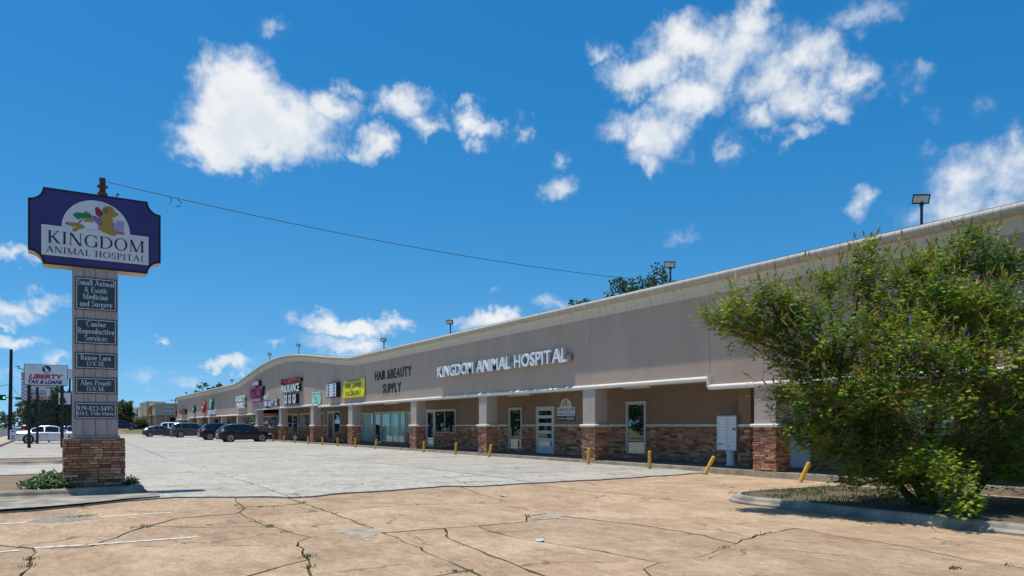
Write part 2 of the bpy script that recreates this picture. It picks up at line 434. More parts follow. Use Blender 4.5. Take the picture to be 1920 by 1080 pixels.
pavement_mat('pave_grey', (.365,.338,.282), (.435,.408,.35), (.24,.205,.155), .7, 26)

# ------------------------------------------------------------------ lettering helpers
def text_raw(body, bold=0.0, shear=0.0, space=1.0):
    cu = bpy.data.curves.new('lettering', 'FONT'); cu.body = body; cu.extrude = .05; cu.offset = bold; cu.shear = shear
    cu.resolution_u = 2; cu.space_character = space
    o = bpy.data.objects.new('lettering', cu); C.objects.link(o)
    dg = bpy.context.evaluated_depsgraph_get(); dg.update()
    me = bpy.data.meshes.new_from_object(o.evaluated_get(dg))
    vs = [tuple(v.co) for v in me.vertices]; fs = [tuple(p.vertices) for p in me.polygons]
    bpy.data.objects.remove(o); bpy.data.curves.remove(cu); bpy.data.meshes.remove(me)
    return vs, fs
def fit(vs, w, h, d):
    lo = [min(p[i] for p in vs) for i in range(3)]; hi = [max(p[i] for p in vs) for i in range(3)]
    k = [w/max(1e-6, hi[0]-lo[0]), h/max(1e-6, hi[1]-lo[1]), d/max(1e-6, hi[2]-lo[2])]
    return [tuple((p[i]-lo[i])*k[i] for i in range(3)) for p in vs]
def placed(vs, o, U, Vv, Nn):
    o, U, Vv, Nn = Vector(o), Vector(U), Vector(Vv), Vector(Nn)
    return [tuple(o + U*p[0] + Vv*p[1] + Nn*p[2]) for p in vs]
def lettering(name, body, o, U, Nn, w, h, d, m, parent, bold=0.0, shear=0.0, up=(0, 0, 1)):
    vs, fs = text_raw(body, bold, shear)
    b = MB().add(placed(fit(vs, w, h, d), o, U, up, Nn), fs)
    return b.build(name, m, parent, fix=False)
def letters(body, o, U, Nn, w, h, d, m, parent, bold=0.0, gap=.09, space=.34, up=(0, 0, 1)):   # every letter a piece of its own
    gl, x = [], 0.0
    ref = text_raw('H', bold)[0]; caph = max(p[1] for p in ref) - min(p[1] for p in ref)
    for ch in body:
        if ch == ' ': x += space; continue
        vs, fs = text_raw(ch, bold)
        x0 = min(p[0] for p in vs); x1 = max(p[0] for p in vs)
        gl.append(([(p[0]-x0+x, p[1], p[2]) for p in vs], fs)); x += x1-x0+gap
    tot = x-gap
    for vs, fs in gl:
        q = [(p[0]/tot*w, p[1]/caph*h, (p[2]+.05)/.1*d) for p in vs]
        MB().add(placed(q, o, U, up, Nn), fs).build('letter', m, parent, fix=False)

def serif_glyph(ch):
    T, t, P = .145, .05, []
    def rect(x0, x1, y0, y1): P.append([(x0,y0),(x1,y0),(x1,y1),(x0,y1)])
    def ser(x, y, w=.13):
        rect(x-w, x+w, y if y < .5 else y-.04, y+.04 if y < .5 else y)
    def stem(x, w=T):
        rect(x-w/2, x+w/2, 0, 1); ser(x, 0, w/2+.085); ser(x, 1, w/2+.085)
    def diag(x0, y0, x1, y1, w): P.append([(x0-w/2,y0),(x0+w/2,y0),(x1+w/2,y1),(x1-w/2,y1)])
    def arc(cx, cy, rx, ry, a0, a1, tk=T, tn=t, n=18):
        for i in range(n):
            a, b = rad(a0+(a1-a0)*i/n), rad(a0+(a1-a0)*(i+1)/n)
            P.append([(cx+rx*math.cos(a), cy+ry*math.sin(a)), (cx+rx*math.cos(b), cy+ry*math.sin(b)),
                      (cx+(rx-tk)*math.cos(b), cy+(ry-tn)*math.sin(b)), (cx+(rx-tk)*math.cos(a), cy+(ry-tn)*math.sin(a))])
    adv = {'I':.42,'H':.98,'L':.74,'T':.82,'N':1.02,'M':1.18,'K':.94,'A':.96,'O':1.04,'D':1.02,'G':1.0,'S':.66,'P':.74,
           'E':.74,'C':.92,'R':.86,'V':.92,'a':.60,'c':.54,'d':.68,'e':.58,'g':.60,'i':.34,'l':.34,'m':1.02,'n':.68,'o':.64,'p':.68,'r':.48,
           's':.48,'t':.42,'u':.68,'v':.62,'x':.62,'y':.62,'&':.90,'.':.26,'-':.40,'2':.62,'3':.62,'4':.66,'5':.62,'7':.60,'8':.64,'9':.64}[ch]
    h = .62
    def st2(x, y0, y1, w=.15):
        rect(x-w/2, x+w/2, y0, y1)
        rect(x-w/2-.06, x+w/2+(.06 if y0 == 0 else 0), y0, y0+.055); rect(x-w/2-.07, x, y1-.055, y1)
    tk, tn = .15, .075
    if ch == 'I': stem(.21)
    elif ch == 'H': stem(.21); stem(.77); rect(.21, .77, .48, .53)
    elif ch == 'L': stem(.21); rect(.21, .68, 0, .045); diag(.66, 0, .69, .24, .045)
    elif ch == 'T': stem(.41); rect(.05, .77, .955, 1); rect(.05, .09, .76, 1); rect(.73, .77, .76, 1)
    elif ch == 'N': stem(.17, .055); stem(.85, .055); diag(.17, 1, .82, 0, .18)
    elif ch == 'M': stem(.17, .055); stem(1.0); diag(.19, 1, .57, 0, .16); diag(.97, 1, .57, 0, .055)
    elif ch == 'K': stem(.21); diag(.28, .40, .73, 1, .075); ser(.73, 1); diag(.40, .56, .80, 0, .18); ser(.82, 0)
    elif ch == 'A': diag(.12, 0, .46, 1, .06); diag(.46, 1, .82, 0, .165); rect(.22, .70, .32, .37); ser(.12, 0); ser(.83, 0)
    elif ch == 'O': arc(.52, .5, .47, .53, 0, 360, n=32)
    elif ch == 'D': stem(.21); arc(.40, .5, .58, .5, -90, 90); rect(.21, .41, .955, 1); rect(.21, .41, 0, .045)
    elif ch == 'G': arc(.53, .5, .48, .53, 42, 318); rect(.80, .93, .04, .40); ser(.865, .44, .14); rect(.85, .89, .68, .95)
    elif ch == 'S': arc(.33, .745, .25, .275, 25, 262, .12, .05); arc(.33, .255, .28, .275, -155, 88, .13, .05); rect(.53, .57, .68, .9); rect(.05, .09, .1, .32)
    elif ch == 'P': stem(.21); arc(.34, .73, .37, .27, -90, 90, .14); rect(.21, .35, .955, 1); rect(.21, .35, .46, .505)
    elif ch == 'E': stem(.21); rect(.21,.66,.945,1); rect(.21,.56,.48,.53); rect(.21,.68,0,.055); rect(.61,.66,.76,1); rect(.63,.68,0,.24)
    elif ch == 'C': arc(.50,.5,.46,.53,48,312); rect(.78,.82,.68,.95)
    elif ch == 'R': stem(.21); arc(.34,.73,.35,.27,-90,90,.14); rect(.21,.35,.955,1); rect(.21,.35,.46,.505); diag(.42,.47,.76,0,.17); ser(.78,0)
    elif ch == 'V': diag(.14,1,.46,0,.17); diag(.80,1,.46,0,.06); ser(.14,1); ser(.80,1)
    elif ch == 'a': arc(.27,.19,.23,.20,0,360,tk,tn); rect(.36,.51,0,.44); arc(.28,.42,.23,.21,0,165,tk,tn); rect(.5,.58,0,.06)
    elif ch == 'c': arc(.30,.31,.26,.33,42,318,tk,tn)
    elif ch == 'd': arc(.29,.31,.26,.33,0,360,tk,tn); st2(.50,0,1)
    elif ch == 'e': arc(.30,.31,.26,.33,0,318,tk,tn); rect(.08,.55,.28,.345)
    elif ch == 'g': arc(.27,.40,.22,.23,0,360,.13,tn); arc(.29,-.09,.26,.17,0,360,.10,.06); rect(.12,.22,.02,.20); rect(.42,.58,.53,.60)
    elif ch == 'i': st2(.17,0,h); rect(.09,.25,.76,.92)
    elif ch == 'l': st2(.17,0,1)
    elif ch in 'nm':
        st2(.17,0,h); st2(.50,0,.40); arc(.345,.38,.23,.24,0,180,tk,.09)
        if ch == 'm': st2(.84,0,.40); arc(.68,.38,.235,.24,0,180,tk,.09)
    elif ch == 'o': arc(.32,.31,.28,.33,0,360,tk,tn)
    elif ch == 'p': st2(.17,-.26,h); arc(.39,.31,.26,.33,0,360,tk,tn)
    elif ch == 'r': st2(.17,0,h); arc(.36,.40,.20,.22,50,170,.10,.10); rect(.38,.48,.46,.58)
    elif ch == 's': arc(.24,.46,.19,.17,25,265,.11,.06); arc(.24,.165,.21,.175,-155,90,.12,.06)
    elif ch == 't': rect(.11,.26,.04,.82); rect(.02,.38,.56,.62); arc(.27,.13,.16,.14,180,330,.13,.06)
    elif ch == 'u': rect(.095,.245,.2,h); st2(.50,0,h); arc(.335,.22,.24,.23,180,360,tk,.08); rect(.02,.12,.56,h)
    elif ch in 'vy':
        diag(.12,h,.32,0,.17); diag(.54,h,.32,0,.07); rect(.0,.24,.565,h); rect(.44,.64,.565,h)
        if ch == 'y': diag(.33,.02,.18,-.26,.07); rect(.06,.22,-.27,-.19)
    elif ch == 'x': diag(.12,h,.50,0,.17); diag(.52,h,.12,0,.06); rect(.0,.24,.565,h); rect(.42,.62,.565,h); rect(.0,.22,0,.055); rect(.40,.62,0,.055)
    elif ch == '&': arc(.36,.76,.20,.25,0,360,.11,.06); arc(.36,.26,.31,.28,0,360,.13,.06); diag(.28,.62,.80,0,.14)
    elif ch == '.': rect(.06,.20,0,.14)
    elif ch == '-': rect(.04,.36,.32,.42)
    elif ch == '2': arc(.30,.70,.25,.30,-20,170,tk,tn); diag(.10,.06,.46,.58,.10); rect(.05,.56,0,.10)
    elif ch == '3': arc(.28,.74,.24,.26,-80,150,tk,tn); arc(.28,.26,.27,.27,-150,85,tk,tn)
    elif ch == '4': rect(.34,.49,0,1); rect(.03,.62,.24,.32); diag(.08,.30,.40,1,.08)
    elif ch == '5': rect(.10,.17,.5,1); rect(.10,.54,.90,1); arc(.28,.32,.28,.32,-150,130,tk,tn)
    elif ch == '7': rect(.05,.57,.89,1); diag(.20,0,.52,.92,.13)
    elif ch == '8': arc(.32,.75,.23,.26,0,360,.12,tn); arc(.32,.27,.27,.28,0,360,.14,tn)
    elif ch == '9': arc(.31,.67,.26,.33,0,360,tk,tn); diag(.26,0,.52,.62,.11)
    return adv, P
def serif_text(name, body, x0, x1, z0, z1, y, m, parent, gap=.05):
    polys, x = [], 0.0
    for ch in body:
        if ch == ' ': x += .34 if body.lower() != body and body.upper() != body else .42; continue
        adv, P = serif_glyph(ch)
        polys += [[(p[0]+x, p[1]) for p in q] for q in P]; x += adv+gap
    k = (x1-x0)/(x-gap); b = MB()
    for i, q in enumerate(polys):
        yy = y - .0004*(i % 7)
        b.add([(x0+p[0]*k, yy, z0+p[1]*(z1-z0)) for p in q], [tuple(range(len(q)))])
    return b.build(name, m, parent, fix=False)

# ------------------------------------------------------------------ stone veneer: unit blocks shared by all stones
STONES = []
for i in range(6):
    r = random.Random(40+i); j = lambda a: r.uniform(-a, a)
    b = MB(); f = .80
    b.v = [(0,0,0),(1,0,0),(1,0,1),(0,0,1)] + [(.02+j(.015),f+j(.18),.05+j(.05)),(.98+j(.015),f+j(.18),.05+j(.05)),(.98+j(.015),f+j(.18),.95+j(.05)),(.02+j(.015),f+j(.18),.95+j(.05))]
    b.f = [(0,1,2,3),(4,7,6,5),(0,4,5,1),(1,5,6,2),(2,6,7,3),(3,7,4,0)]
    me = b.mesh('stone'); me.materials.append(M['stone']); STONES.append(me)
def courses(width, z0, z1, r, wr=(.14,.46), hr=(.05,.105)):
    z, out = z0, []
    while z < z1-.005:
        h = min(r.uniform(*hr), z1-z)
        if z1-z-h < .035: h = z1-z
        x = -r.uniform(0, .25)
        while x < width:
            w = r.uniform(*wr); a, b2 = max(0, x), min(width, x+w)
            if b2-a > .03: out.append((a, b2, z, z+h))
            x += w
        z += h
    return out
MASS = {}
def stone_face(parent, o, U, Nn, width, z0, z1, r, single, mass, depth=(.025,.055), skip=(), wr=(.14,.46), hr=(.05,.105), limit=10**9):
    """veneer on a face starting at o, running along U, looking along Nn; skip = (a,b,za,zb) openings"""
    U, Nn, o = Vector(U), Vector(Nn), Vector(o)
    cnt = 0
    for (a, b, za, zb) in courses(width, z0, z1, r, wr, hr):
        if any(a < s1-.01 and b > s0+.01 and za < t1-.01 and zb > t0+.01 for (s0, s1, t0, t1) in skip):
            keep = None
            for (s0, s1, t0, t1) in skip:
                if a < s1 and b > s0 and za < t1-.01 and zb > t0+.01:
                    if a < s0-.04: keep = (a, s0)
                    elif b > s1+.04: keep = (s1, b)
            if keep is None: continue
            a, b = keep
        g = .004; d = r.uniform(*depth)
        p = o + U*(a+g) + Vector((0, 0, za+g)); w, h = b-a-2*g, zb-za-2*g
        if single and cnt < limit:
            s = bpy.data.objects.new('stone', STONES[r.randrange(6)]); C.objects.link(s)
            s.parent = parent; ORG[s] = ORG[parent]
            m4 = Matrix(((U.x*w, Nn.x*d, 0, 0), (U.y*w, Nn.y*d, 0, 0), (0, 0, h, 0), (0, 0, 0, 1)))
            m4.translation = p - ORG[parent]
            s.matrix_parent_inverse = Matrix.Identity(4)
            s.matrix_local = m4
            cnt += 1
        else:
            j = lambda q: r.uniform(-q, q)
            V0 = Vector((0, 0, 1)); f = d
            vs = [p, p+U*w, p+U*w+V0*h, p+V0*h] + [p+U*(w*q[0])+V0*(h*q[1])+Nn*(f*(.85+j(.15))) for q in ((.02,.06),(.98,.06),(.98,.94),(.02,.94))]
            mass.append((vs, r.random()))
    return cnt
def build_mass(name, mass, parent):
    b = MB()
    for vs, t in mass:
        b.add(vs, [(4,7,6,5),(0,4,5,1),(1,5,6,2),(2,6,7,3),(3,7,4,0)])
    o = b.build(name, 'stone_mass', parent)
    at = o.data.attributes.new('tint', 'FLOAT', 'POINT')
    at.data.foreach_set('value', [t for vs, t in mass for _ in range(8)])
    o["kind"] = "stuff"
    return o
# ================================================================== THE SETTING
FX = 17.70            # face of the shop front
BX = 20.10            # face of the recessed shop wall
YEND, YNEAR = 135.0, -9.0

def sheet(name, mat_, pts, z, th=None):
    b = MB()
    if th: b.prism(pts, 'z', z-th, z)
    else: b.add([(p[0], p[1], z) for p in pts], [tuple(range(len(pts)))])
    return props(b.build(name, mat_, at=(0, 0, 0)), kind='structure')
sheet('ground', 'grass_ground', [(-900,-400),(900,-400),(900,1500),(-900,1500)], -.30)
sheet('road', 'asphalt', [(-21,-200),(-5.2,-200),(-5.2,900),(-21,900)], -.12)
b = MB()
for y in range(60, 420, 12): b.box(-13.1, -12.95, y, y+3.5, -.119, -.116)
props(b.build('lane_marking', 'yellow_line', at=(0,0,0)), kind='structure')
sheet('street_pavement', 'kerb', [(-5.2,-60),(-3.25,-60),(-3.25,400),(-5.2,400)], .10, .5)
b = MB().box(-3.25, -3.05, -60, 400, -.4, .13)
props(b.build('street_kerb', 'kerb_grey', at=(0,0,0)), kind='structure')
# rising bank and upper lot beyond the end of the shops
b = MB()
prof = [(136, -.02), (140, .05), (150, .62), (160, .86), (420, .9)]
for i in range(len(prof)-1):
    (y0, z0), (y1, z1) = prof[i], prof[i+1]
    b.add([(-3,y0,z0),(16.5,y0,z0),(16.5,y1,z1),(-3,y1,z1)], [(0,1,2,3)])
props(b.build('bank', 'mulch', at=(0,0,0)), kind='structure')
b = MB(); b.add([(10.6,143.5,.272),(16.2,143.5,.272),(16.2,149.5,.612),(10.6,149.5,.612)], [(0,1,2,3)])
props(b.build('bank_lawn', 'weed', at=(0,0,0)), kind='structure')
sheet('upper_lot', 'pave_grey', [(-3,160),(60,160),(60,420),(-3,420)], .91)

# ---- cracked pavement, slab by slab
def jag(line, amp, step=.24):
    out = [Vector(line[0])]
    for a, b_ in zip(line, line[1:]):
        a, b_ = Vector(a), Vector(b_); n = max(1, int((b_-a).length/step)); d = (b_-a)
        if d.length < 1e-6: continue
        nn = Vector((-d.y, d.x)).normalized()
        for i in range(1, n+1):
            p = a.lerp(b_, i/n)
            if i < n: p = p + nn*rnd.uniform(-amp, amp)
            out.append(p)
    return out
def inside(p, poly):
    c = False; n = len(poly)
    for i in range(n):
        a, b_ = poly[i], poly[(i+1) % n]
        if (a.y > p.y) != (b_.y > p.y) and p.x < (b_.x-a.x)*(p.y-a.y)/(b_.y-a.y)+a.x: c = not c
    return c
from mathutils.geometry import delaunay_2d_cdt
def arrange(outline, lines):
    """cut an outline into pieces along crack lines: constrained triangulation, then grow regions between the cracks"""
    vs, es = [], []
    def chain(pts, close):
        b0 = len(vs); vs.extend(pts)
        es.extend((b0+i, b0+i+1) for i in range(len(pts)-1))
        if close: es.append((b0+len(pts)-1, b0))
    chain(outline, True)
    for L in lines: chain(L, False)
    ov, oe, of, _, eo, _ = delaunay_2d_cdt(vs, es, [], 0, 1e-4)
    wall = {tuple(sorted(e)) for e, src in zip(oe, eo) if src}
    adj = {}
    for k, f in enumerate(of):
        for i in range(3): adj.setdefault(tuple(sorted((f[i], f[(i+1) % 3]))), []).append(k)
    seen, out = set(), []
    for k in range(len(of)):
        if k in seen: continue
        st, reg = [k], []; seen.add(k)
        while st:
            q = st.pop(); reg.append(of[q]); f = of[q]
            for i in range(3):
                e = tuple(sorted((f[i], f[(i+1) % 3])))
                if e in wall: continue
                for n_ in adj[e]:
                    if n_ not in seen: seen.add(n_); st.append(n_)
        c = (ov[reg[0][0]]+ov[reg[0][1]]+ov[reg[0][2]])/3
        if inside(c, outline): out.append(reg)
    return ov, out
def slabs(parent, arr, m, gap, r, drop=0.0):
    ov, regs = arr
    for reg in regs:
        area = sum(abs((ov[f[1]]-ov[f[0]]).cross(ov[f[2]]-ov[f[0]]))/2 for f in reg)
        if area < .02: continue
        cnt = {}
        for f in reg:
            for i in range(3): cnt.setdefault(tuple(sorted((f[i], f[(i+1) % 3]))), []).append((f[i], f[(i+1) % 3], f[(i+2) % 3]))
        inn, rim = {}, []
        for e, uses in cnt.items():
            if len(uses) == 1:
                a, c, o = uses[0]; d = ov[c]-ov[a]; nn = Vector((-d.y, d.x))
                if nn.length < 1e-7: continue
                nn.normalize()
                if nn.dot(ov[o]-ov[a]) < 0: nn = -nn
                inn.setdefault(a, []).append(nn); inn.setdefault(c, []).append(nn); rim.append((a, c))
        idx, b_ = {}, MB(); dz = r.uniform(-.003, .003); k = min(1.0, area/.5)
        for f in reg:
            for v in f:
                if v in idx: continue
                p = ov[v].copy()
                if v in inn:
                    q = sum(inn[v], Vector((0, 0))); q = inn[v][0] if q.length < .25 else q.normalized()
                    p = p + q*gap*k*r.choice((.4,.6,.8,1.0,1.3,1.9))
                idx[v] = len(b_.v); b_.v.append((p.x, p.y, gz(p.y)+dz-drop))
        b_.f = [tuple(idx[v] for v in f) for f in reg]
        for a, c in rim:
            n0 = len(b_.v); A, C_ = b_.v[idx[a]], b_.v[idx[c]]
            b_.v += [(A[0], A[1], A[2]-.06), (C_[0], C_[1], C_[2]-.06)]
            b_.f.append((idx[a], idx[c], n0+1, n0))
        b_.build('slab', m, parent)
def crack(pts, amp, run_on=False, ext=.22):
    pts = [Vector(p) for p in pts]
    a, c = (pts[0]-pts[1]).normalized(), (pts[-1]-pts[-2]).normalized()
    return jag([pts[0]+a*ext] + pts + [pts[-1]+c*(26 if run_on else ext)], amp)
G = lambda *pts: [Vector(ground(*p)) for p in pts]
edge = G((0,960),(75,955),(150,948),(235,938),(330,931.5),(400,931),(470,930.5),(545,932),(590,930),(620,926),(700,921),(790,914),(830,911),(900,911),(1000,905),(1140,898),(1290,888),(1325,885))
edge = [Vector((-9, edge[0].y+.15))] + edge + [Vector((17.60, edge[-1].y+.25))]
edge = jag(edge, .07, .28)
tan = [Vector((-9,-9)), Vector((17.60,-9))] + [p.copy() for p in edge[::-1]]
CR = [
 [(540,932),(568,940),(627,960),(682,982),(717,995),(773,1017),(820,1040),(877,1063),(920,1082),(1010,1130),(1100,1200)],
 [(682,982),(647,993),(583,1003),(535,1017),(400,1020),(207,1021),(63,1024),(0,1018),(-160,1014)],
 [(717,995),(833,987),(897,983),(988,975),(987,966),(1023,960),(1080,952),(1140,946),(1185,945),(1215,951),(1220,939),(1322,956),(1399,961),(1484,964),(1600,960)],
 [(617,955),(690,950),(793,943),(900,941),(1010,935),(1117,932),(1133,926),(1185,924),(1215,915),(1258,911),(1313,915),(1373,926),(1500,930)],
 [(443,931),(443,938),(457,950),(443,960),(333,968),(277,983),(230,998),(180,1017),(165,1022)],
 [(455,948),(510,946),(563,942)],
 [(450,956),(463,967),(507,983),(540,993),(582,1003)],
 [(464,963),(540,959),(615,955)],
 [(647,928),(663,940),(690,950)],
 [(993,905),(1040,912),(1093,918),(1185,924)],
 [(867,912),(905,926),(953,938)],
 [(560,1014),(570,1037),(580,1053),(582,1073),(610,1100),(660,1180)],
 [(574,1046),(500,1065),(447,1080),(380,1105),(200,1160)],
 [(62,1026),(57,1060),(37,1077),(0,1110),(-60,1160)],
 [(897,983),(923,993),(980,1007),(1067,1020),(1133,1030),(1237,1050),(1313,1039),(1365,1022),(1416,1001),(1493,987),(1520,972)],
 [(1493,987),(1591,1005),(1698,1020),(1805,1044),(1911,1059),(2050,1080)],
 [(1237,1050),(1207,1062),(1224,1078),(1240,1110),(1260,1180)],
 [(878,1064),(837,1072),(783,1080),(740,1096),(700,1140)],
]
CR += [[(833,987),(840,1005),(905,1030),(980,1060),(1100,1110),(1160,1150)], [(1023,960),(1120,972),(1230,985),(1320,1000),(1380,1015)], [(277,983),(400,985),(500,982)]]
LIP = .03            # the grey slabs stand a little proud of the older tan paving
LT = [crack(G(*c), .035, run_on=(c[-1][1] > 1080 or not 0 <= c[-1][0] <= 1920)) for c in CR]     # some run on past the surveyed patch
fore = props(MB().add([(-9,-9,-.19),(17.60,-9,-.19),(17.60,11,-.19),(-9,11,-.19),(17.6,18,-.08),(-9,18,-.08),(17.6,19.6,-.08),(-9,19.6,-.08)],
             [(0,1,2,3),(3,2,4,5),(5,4,6,7)]).build('forecourt_pavement', 'crack_dirt', at=(0,0,0)), kind='structure')
slabs(fore, arrange(tan, LT), 'pave_tan', .016, random.Random(3), LIP)
gry = [Vector((-3.05,136)), Vector((-3.05,edge[0].y))] + [p.copy() for p in edge[1:] if p.x > -3.0] + [Vector((17.60,136))]
xA = G((540,931),(493,913),(427,893),(380,877),(313,860),(240,831)); xB = G((993,904),(800,878),(633,860))
LG = [crack(list(xA) + [Vector((4.9,90)), Vector((4.9,136))], .03), crack(list(xB) + [Vector((10.5,60)), Vector((10.5,100)), Vector((10.5,136))], .03)]
for y in (19.0, 24.6, 30.6, 36.6, 43, 49, 55, 61, 67, 74, 81, 88, 96, 104, 112, 120, 128):
    for xa, xb in ((-3.05, 4.6), (4.6, 10.5), (10.5, 17.6)):
        y2 = y-.35 if (y < 20 and xa > 4) else y+rnd.uniform(-.25,.25)
        LG.append(crack([(xa, y2), ((xa+xb)/2, y2+rnd.uniform(-.1,.1)), (xb, y2+rnd.uniform(-.2,.2))], .025))
LG.append(crack(G((545,928),(640,917),(790,906),(990,901)), .05))
LG.append(crack(G((640,917),(700,902),(830,893),(1000,886),(1130,884)), .05)); LG.append(crack(G((830,893),(860,903),(900,911)), .05))
lot = props(MB().add([(-3.05,11,-.155),(17.6,11,-.155),(17.6,18,-.045),(-3.05,18,-.045),(17.6,136.5,-.045),(-3.05,136.5,-.045)], [(0,1,2,3),(3,2,4,5)]).build('parking_lot', 'crack_dirt', at=(0,0,0)), kind='structure')
slabs(lot, arrange(gry, LG), 'pave_grey', .018, random.Random(5))

def strip(name, p0, p1, w, m, lift=.007):
    a, c = Vector(ground(*p0)), Vector(ground(*p1)); d = (c-a).normalized(); n = Vector((-d.y, d.x))*w/2
    q = [a-n, c-n, c+n, a+n]
    return props(MB().add([(p.x, p.y, gz(p.y)+lift-LIP) for p in q], [(0,1,2,3)]).build(name, m, fix=False), kind='structure')
for p0, p1 in (((0,1031),(36,1028)),((64,1024),(158,1018)),((166,1018),(372,1003)),((0,979),(50,977)),((187,967),(320,958)),((1203,902),(1246,899)),((1335,892),(1368,889.5))):
    strip('parking_line', p0, p1, .095, 'road_paint')

for nm, pts, m in (('repair_patch', [(640,991),(668,985),(692,985),(716,995),(702,1001),(690,1011),(668,1007),(652,1000)], 'patch'), ('gravel_patch', [(48,976),(80,967),(120,963),(150,964),(176,970),(140,974),(90,977)], 'gravel'), ('repair_patch', [(990,966),(1030,960),(1075,958),(1050,968),(1000,972)], 'patch')):
    q = jag(G(*pts) + G(pts[0]), .03, .15)[:-1]
    props(MB().add([(p.x, p.y, gz(p.y)-LIP+.005) for p in q], [tuple(range(len(q)))]).build(nm, m, fix=False), kind='structure')
# ---- kerbed islands
def rounded(x0, x1, y0, y1, r, n=6):
    out = []
    for cx, cy, a0 in ((x1-r, y0+r, -90), (x1-r, y1-r, 0), (x0+r, y1-r, 90), (x0+r, y0+r, 180)):
        out += [(cx+r*math.cos(rad(a0+90*i/n)), cy+r*math.sin(rad(a0+90*i/n))) for i in range(n+1)]
    return out
def island(name, x0, x1, y0, y1, r, top, kw, fill, label_fill, kerbmat, drop=.3):
    def ring(i, z): return [(p[0], p[1], z+gz(p[1])) for p in rounded(x0+i, x1-i, y0+i, y1-i, max(.05, r-i))]
    prof = [(-.06, -drop), (-.06, .01), (0, .05), (.02, top-.03), (.05, top), (kw, top), (kw+.01, top-.05)]
    b = MB(); n = len(ring(0, 0))
    for i, z in prof: b.v += ring(i, z)
    for k in range(len(prof)-1):
        for j in range(n): b.f.append((k*n+j, k*n+(j+1) % n, (k+1)*n+(j+1) % n, (k+1)*n+j))
    k = props(b.build(name+'_kerb', kerbmat, at=(0,0,0)), kind='structure')
    vs = ring(kw-.01, top-.02)
    props(MB().add(vs, [tuple(range(n))]).build(label_fill, fill, at=(0,0,0), fix=False), kind='structure')
island('sign_island', -3.0, 1.72, 17.72, 24.0, .45, .14, .26, 'mulch', 'mulch_bed', 'kerb_grey')
island('street_island', -3.0, 1.6, 33.0, 36.2, .5, .13, .18, 'mulch', 'dirt_strip', 'kerb_grey')
island('bush_island', 11.85, 16.3, -8.5, 11.15, 1.1, .13, .17, 'soil', 'planting_bed', 'kerb_grey')
# gutter apron in front of the sign island
ap = G((0,960),(75,955),(150,948),(235,938),(300,932.5))
vs = [(p.x, p.y+.02, .006) for p in ap] + [(1.95,17.9,.006),(1.75,17.66,.006),(-3.0,17.66,.006),(-3.0,ap[0].y+.1,.006)]
props(MB().add(vs, [tuple(range(len(vs)))]).build('gutter_apron', 'kerb_grey', at=(0,0,0), fix=False), kind='structure')

# ================================================================== THE SHOP BUILDING
mall = thing('strip_mall', (FX, 60, 0), 'long single-storey taupe stucco shop row with cream cornice and stone-clad columns', 'building')
def arch(y):
    if 49.3 < y < 87.6:
        q = (y-68.45)/19.15
        return 1.52*(.5*(1-q*q) + .5*(.5+.5*math.cos(math.pi*q)))
    return 0.0
roofz = lambda y: 6.20 + arch(y)
def sofz(y): return 2.65 if y < 16.65 else 2.92 if y < 57.2 else 3.06 if y < 78.6 else 2.62 if y < 122 else 2.42
JO = [YNEAR, 5.6, 14.57, 16.65, 22.8, 31.1, 39.3, 49.3, 57.2, 68.5, 78.6, 87.0, 96.5, 106, 115, 122, YEND]
def samples(a, c, st=1.2):
    n = max(1, int((c-a)/st)) if arch((a+c)/2) > 0 else 1
    return [a+(c-a)*i/n for i in range(n+1)]
for a, c in zip(JO, JO[1:]):
    g = .008; z0 = sofz((a+c)/2)+.04
    ys = samples(a+g, c-g)
    poly = [(ys[0], z0), (ys[-1], z0)] + [(y, roofz(y)-.56) for y in ys[::-1]]
    MB().prism(poly, 'x', FX, FX+.12).build('wall_panel', 'stucco', mall)
MB().box(FX+.13, FX+.3, YNEAR, YEND, 3.2, 5.9).build('wall_core', 'dark_joint', mall)
CJ = [YNEAR, 6.5, 13.2, 22.6, 31.1, 39.3, 49.3, 57.5, 68.5, 78.6, 87.4, 97, 106, 115, 124, YEND]
cor = [(FX+.02,-.60),(FX-.03,-.60),(FX-.045,-.57),(FX-.065,-.46),(FX-.11,-.35),(FX-.175,-.27),(FX-.175,-.245),(FX+.4,-.245),(FX+.4,-.60)]
bul = [(FX-.175,-.243)] + [(FX-.215-.135*math.sin(rad(t)), -.122-.121*math.cos(rad(t))) for t in range(10, 181, 17)] + [(FX-.15,0.0),(FX+.42,-.01),(FX+.42,-.243)]
for a, c in zip(CJ, CJ[1:]):
    ys = samples(a+.006, c-.006, .9)
    p = MB().sweep(cor, ys, roofz).build('cornice', 'cornice', mall)
    MB().sweep(bul, ys, roofz).build('bullnose', 'bullnose', p)
MB().sweep([(FX-.20,.004),(FX-.20,.022),(FX+.44,.022),(FX+.44,.004)], samples(YNEAR,49.3)+samples(49.3,87.6,.9)[1:]+[YEND], roofz).build('flashing', 'dark_grey_metal', mall)
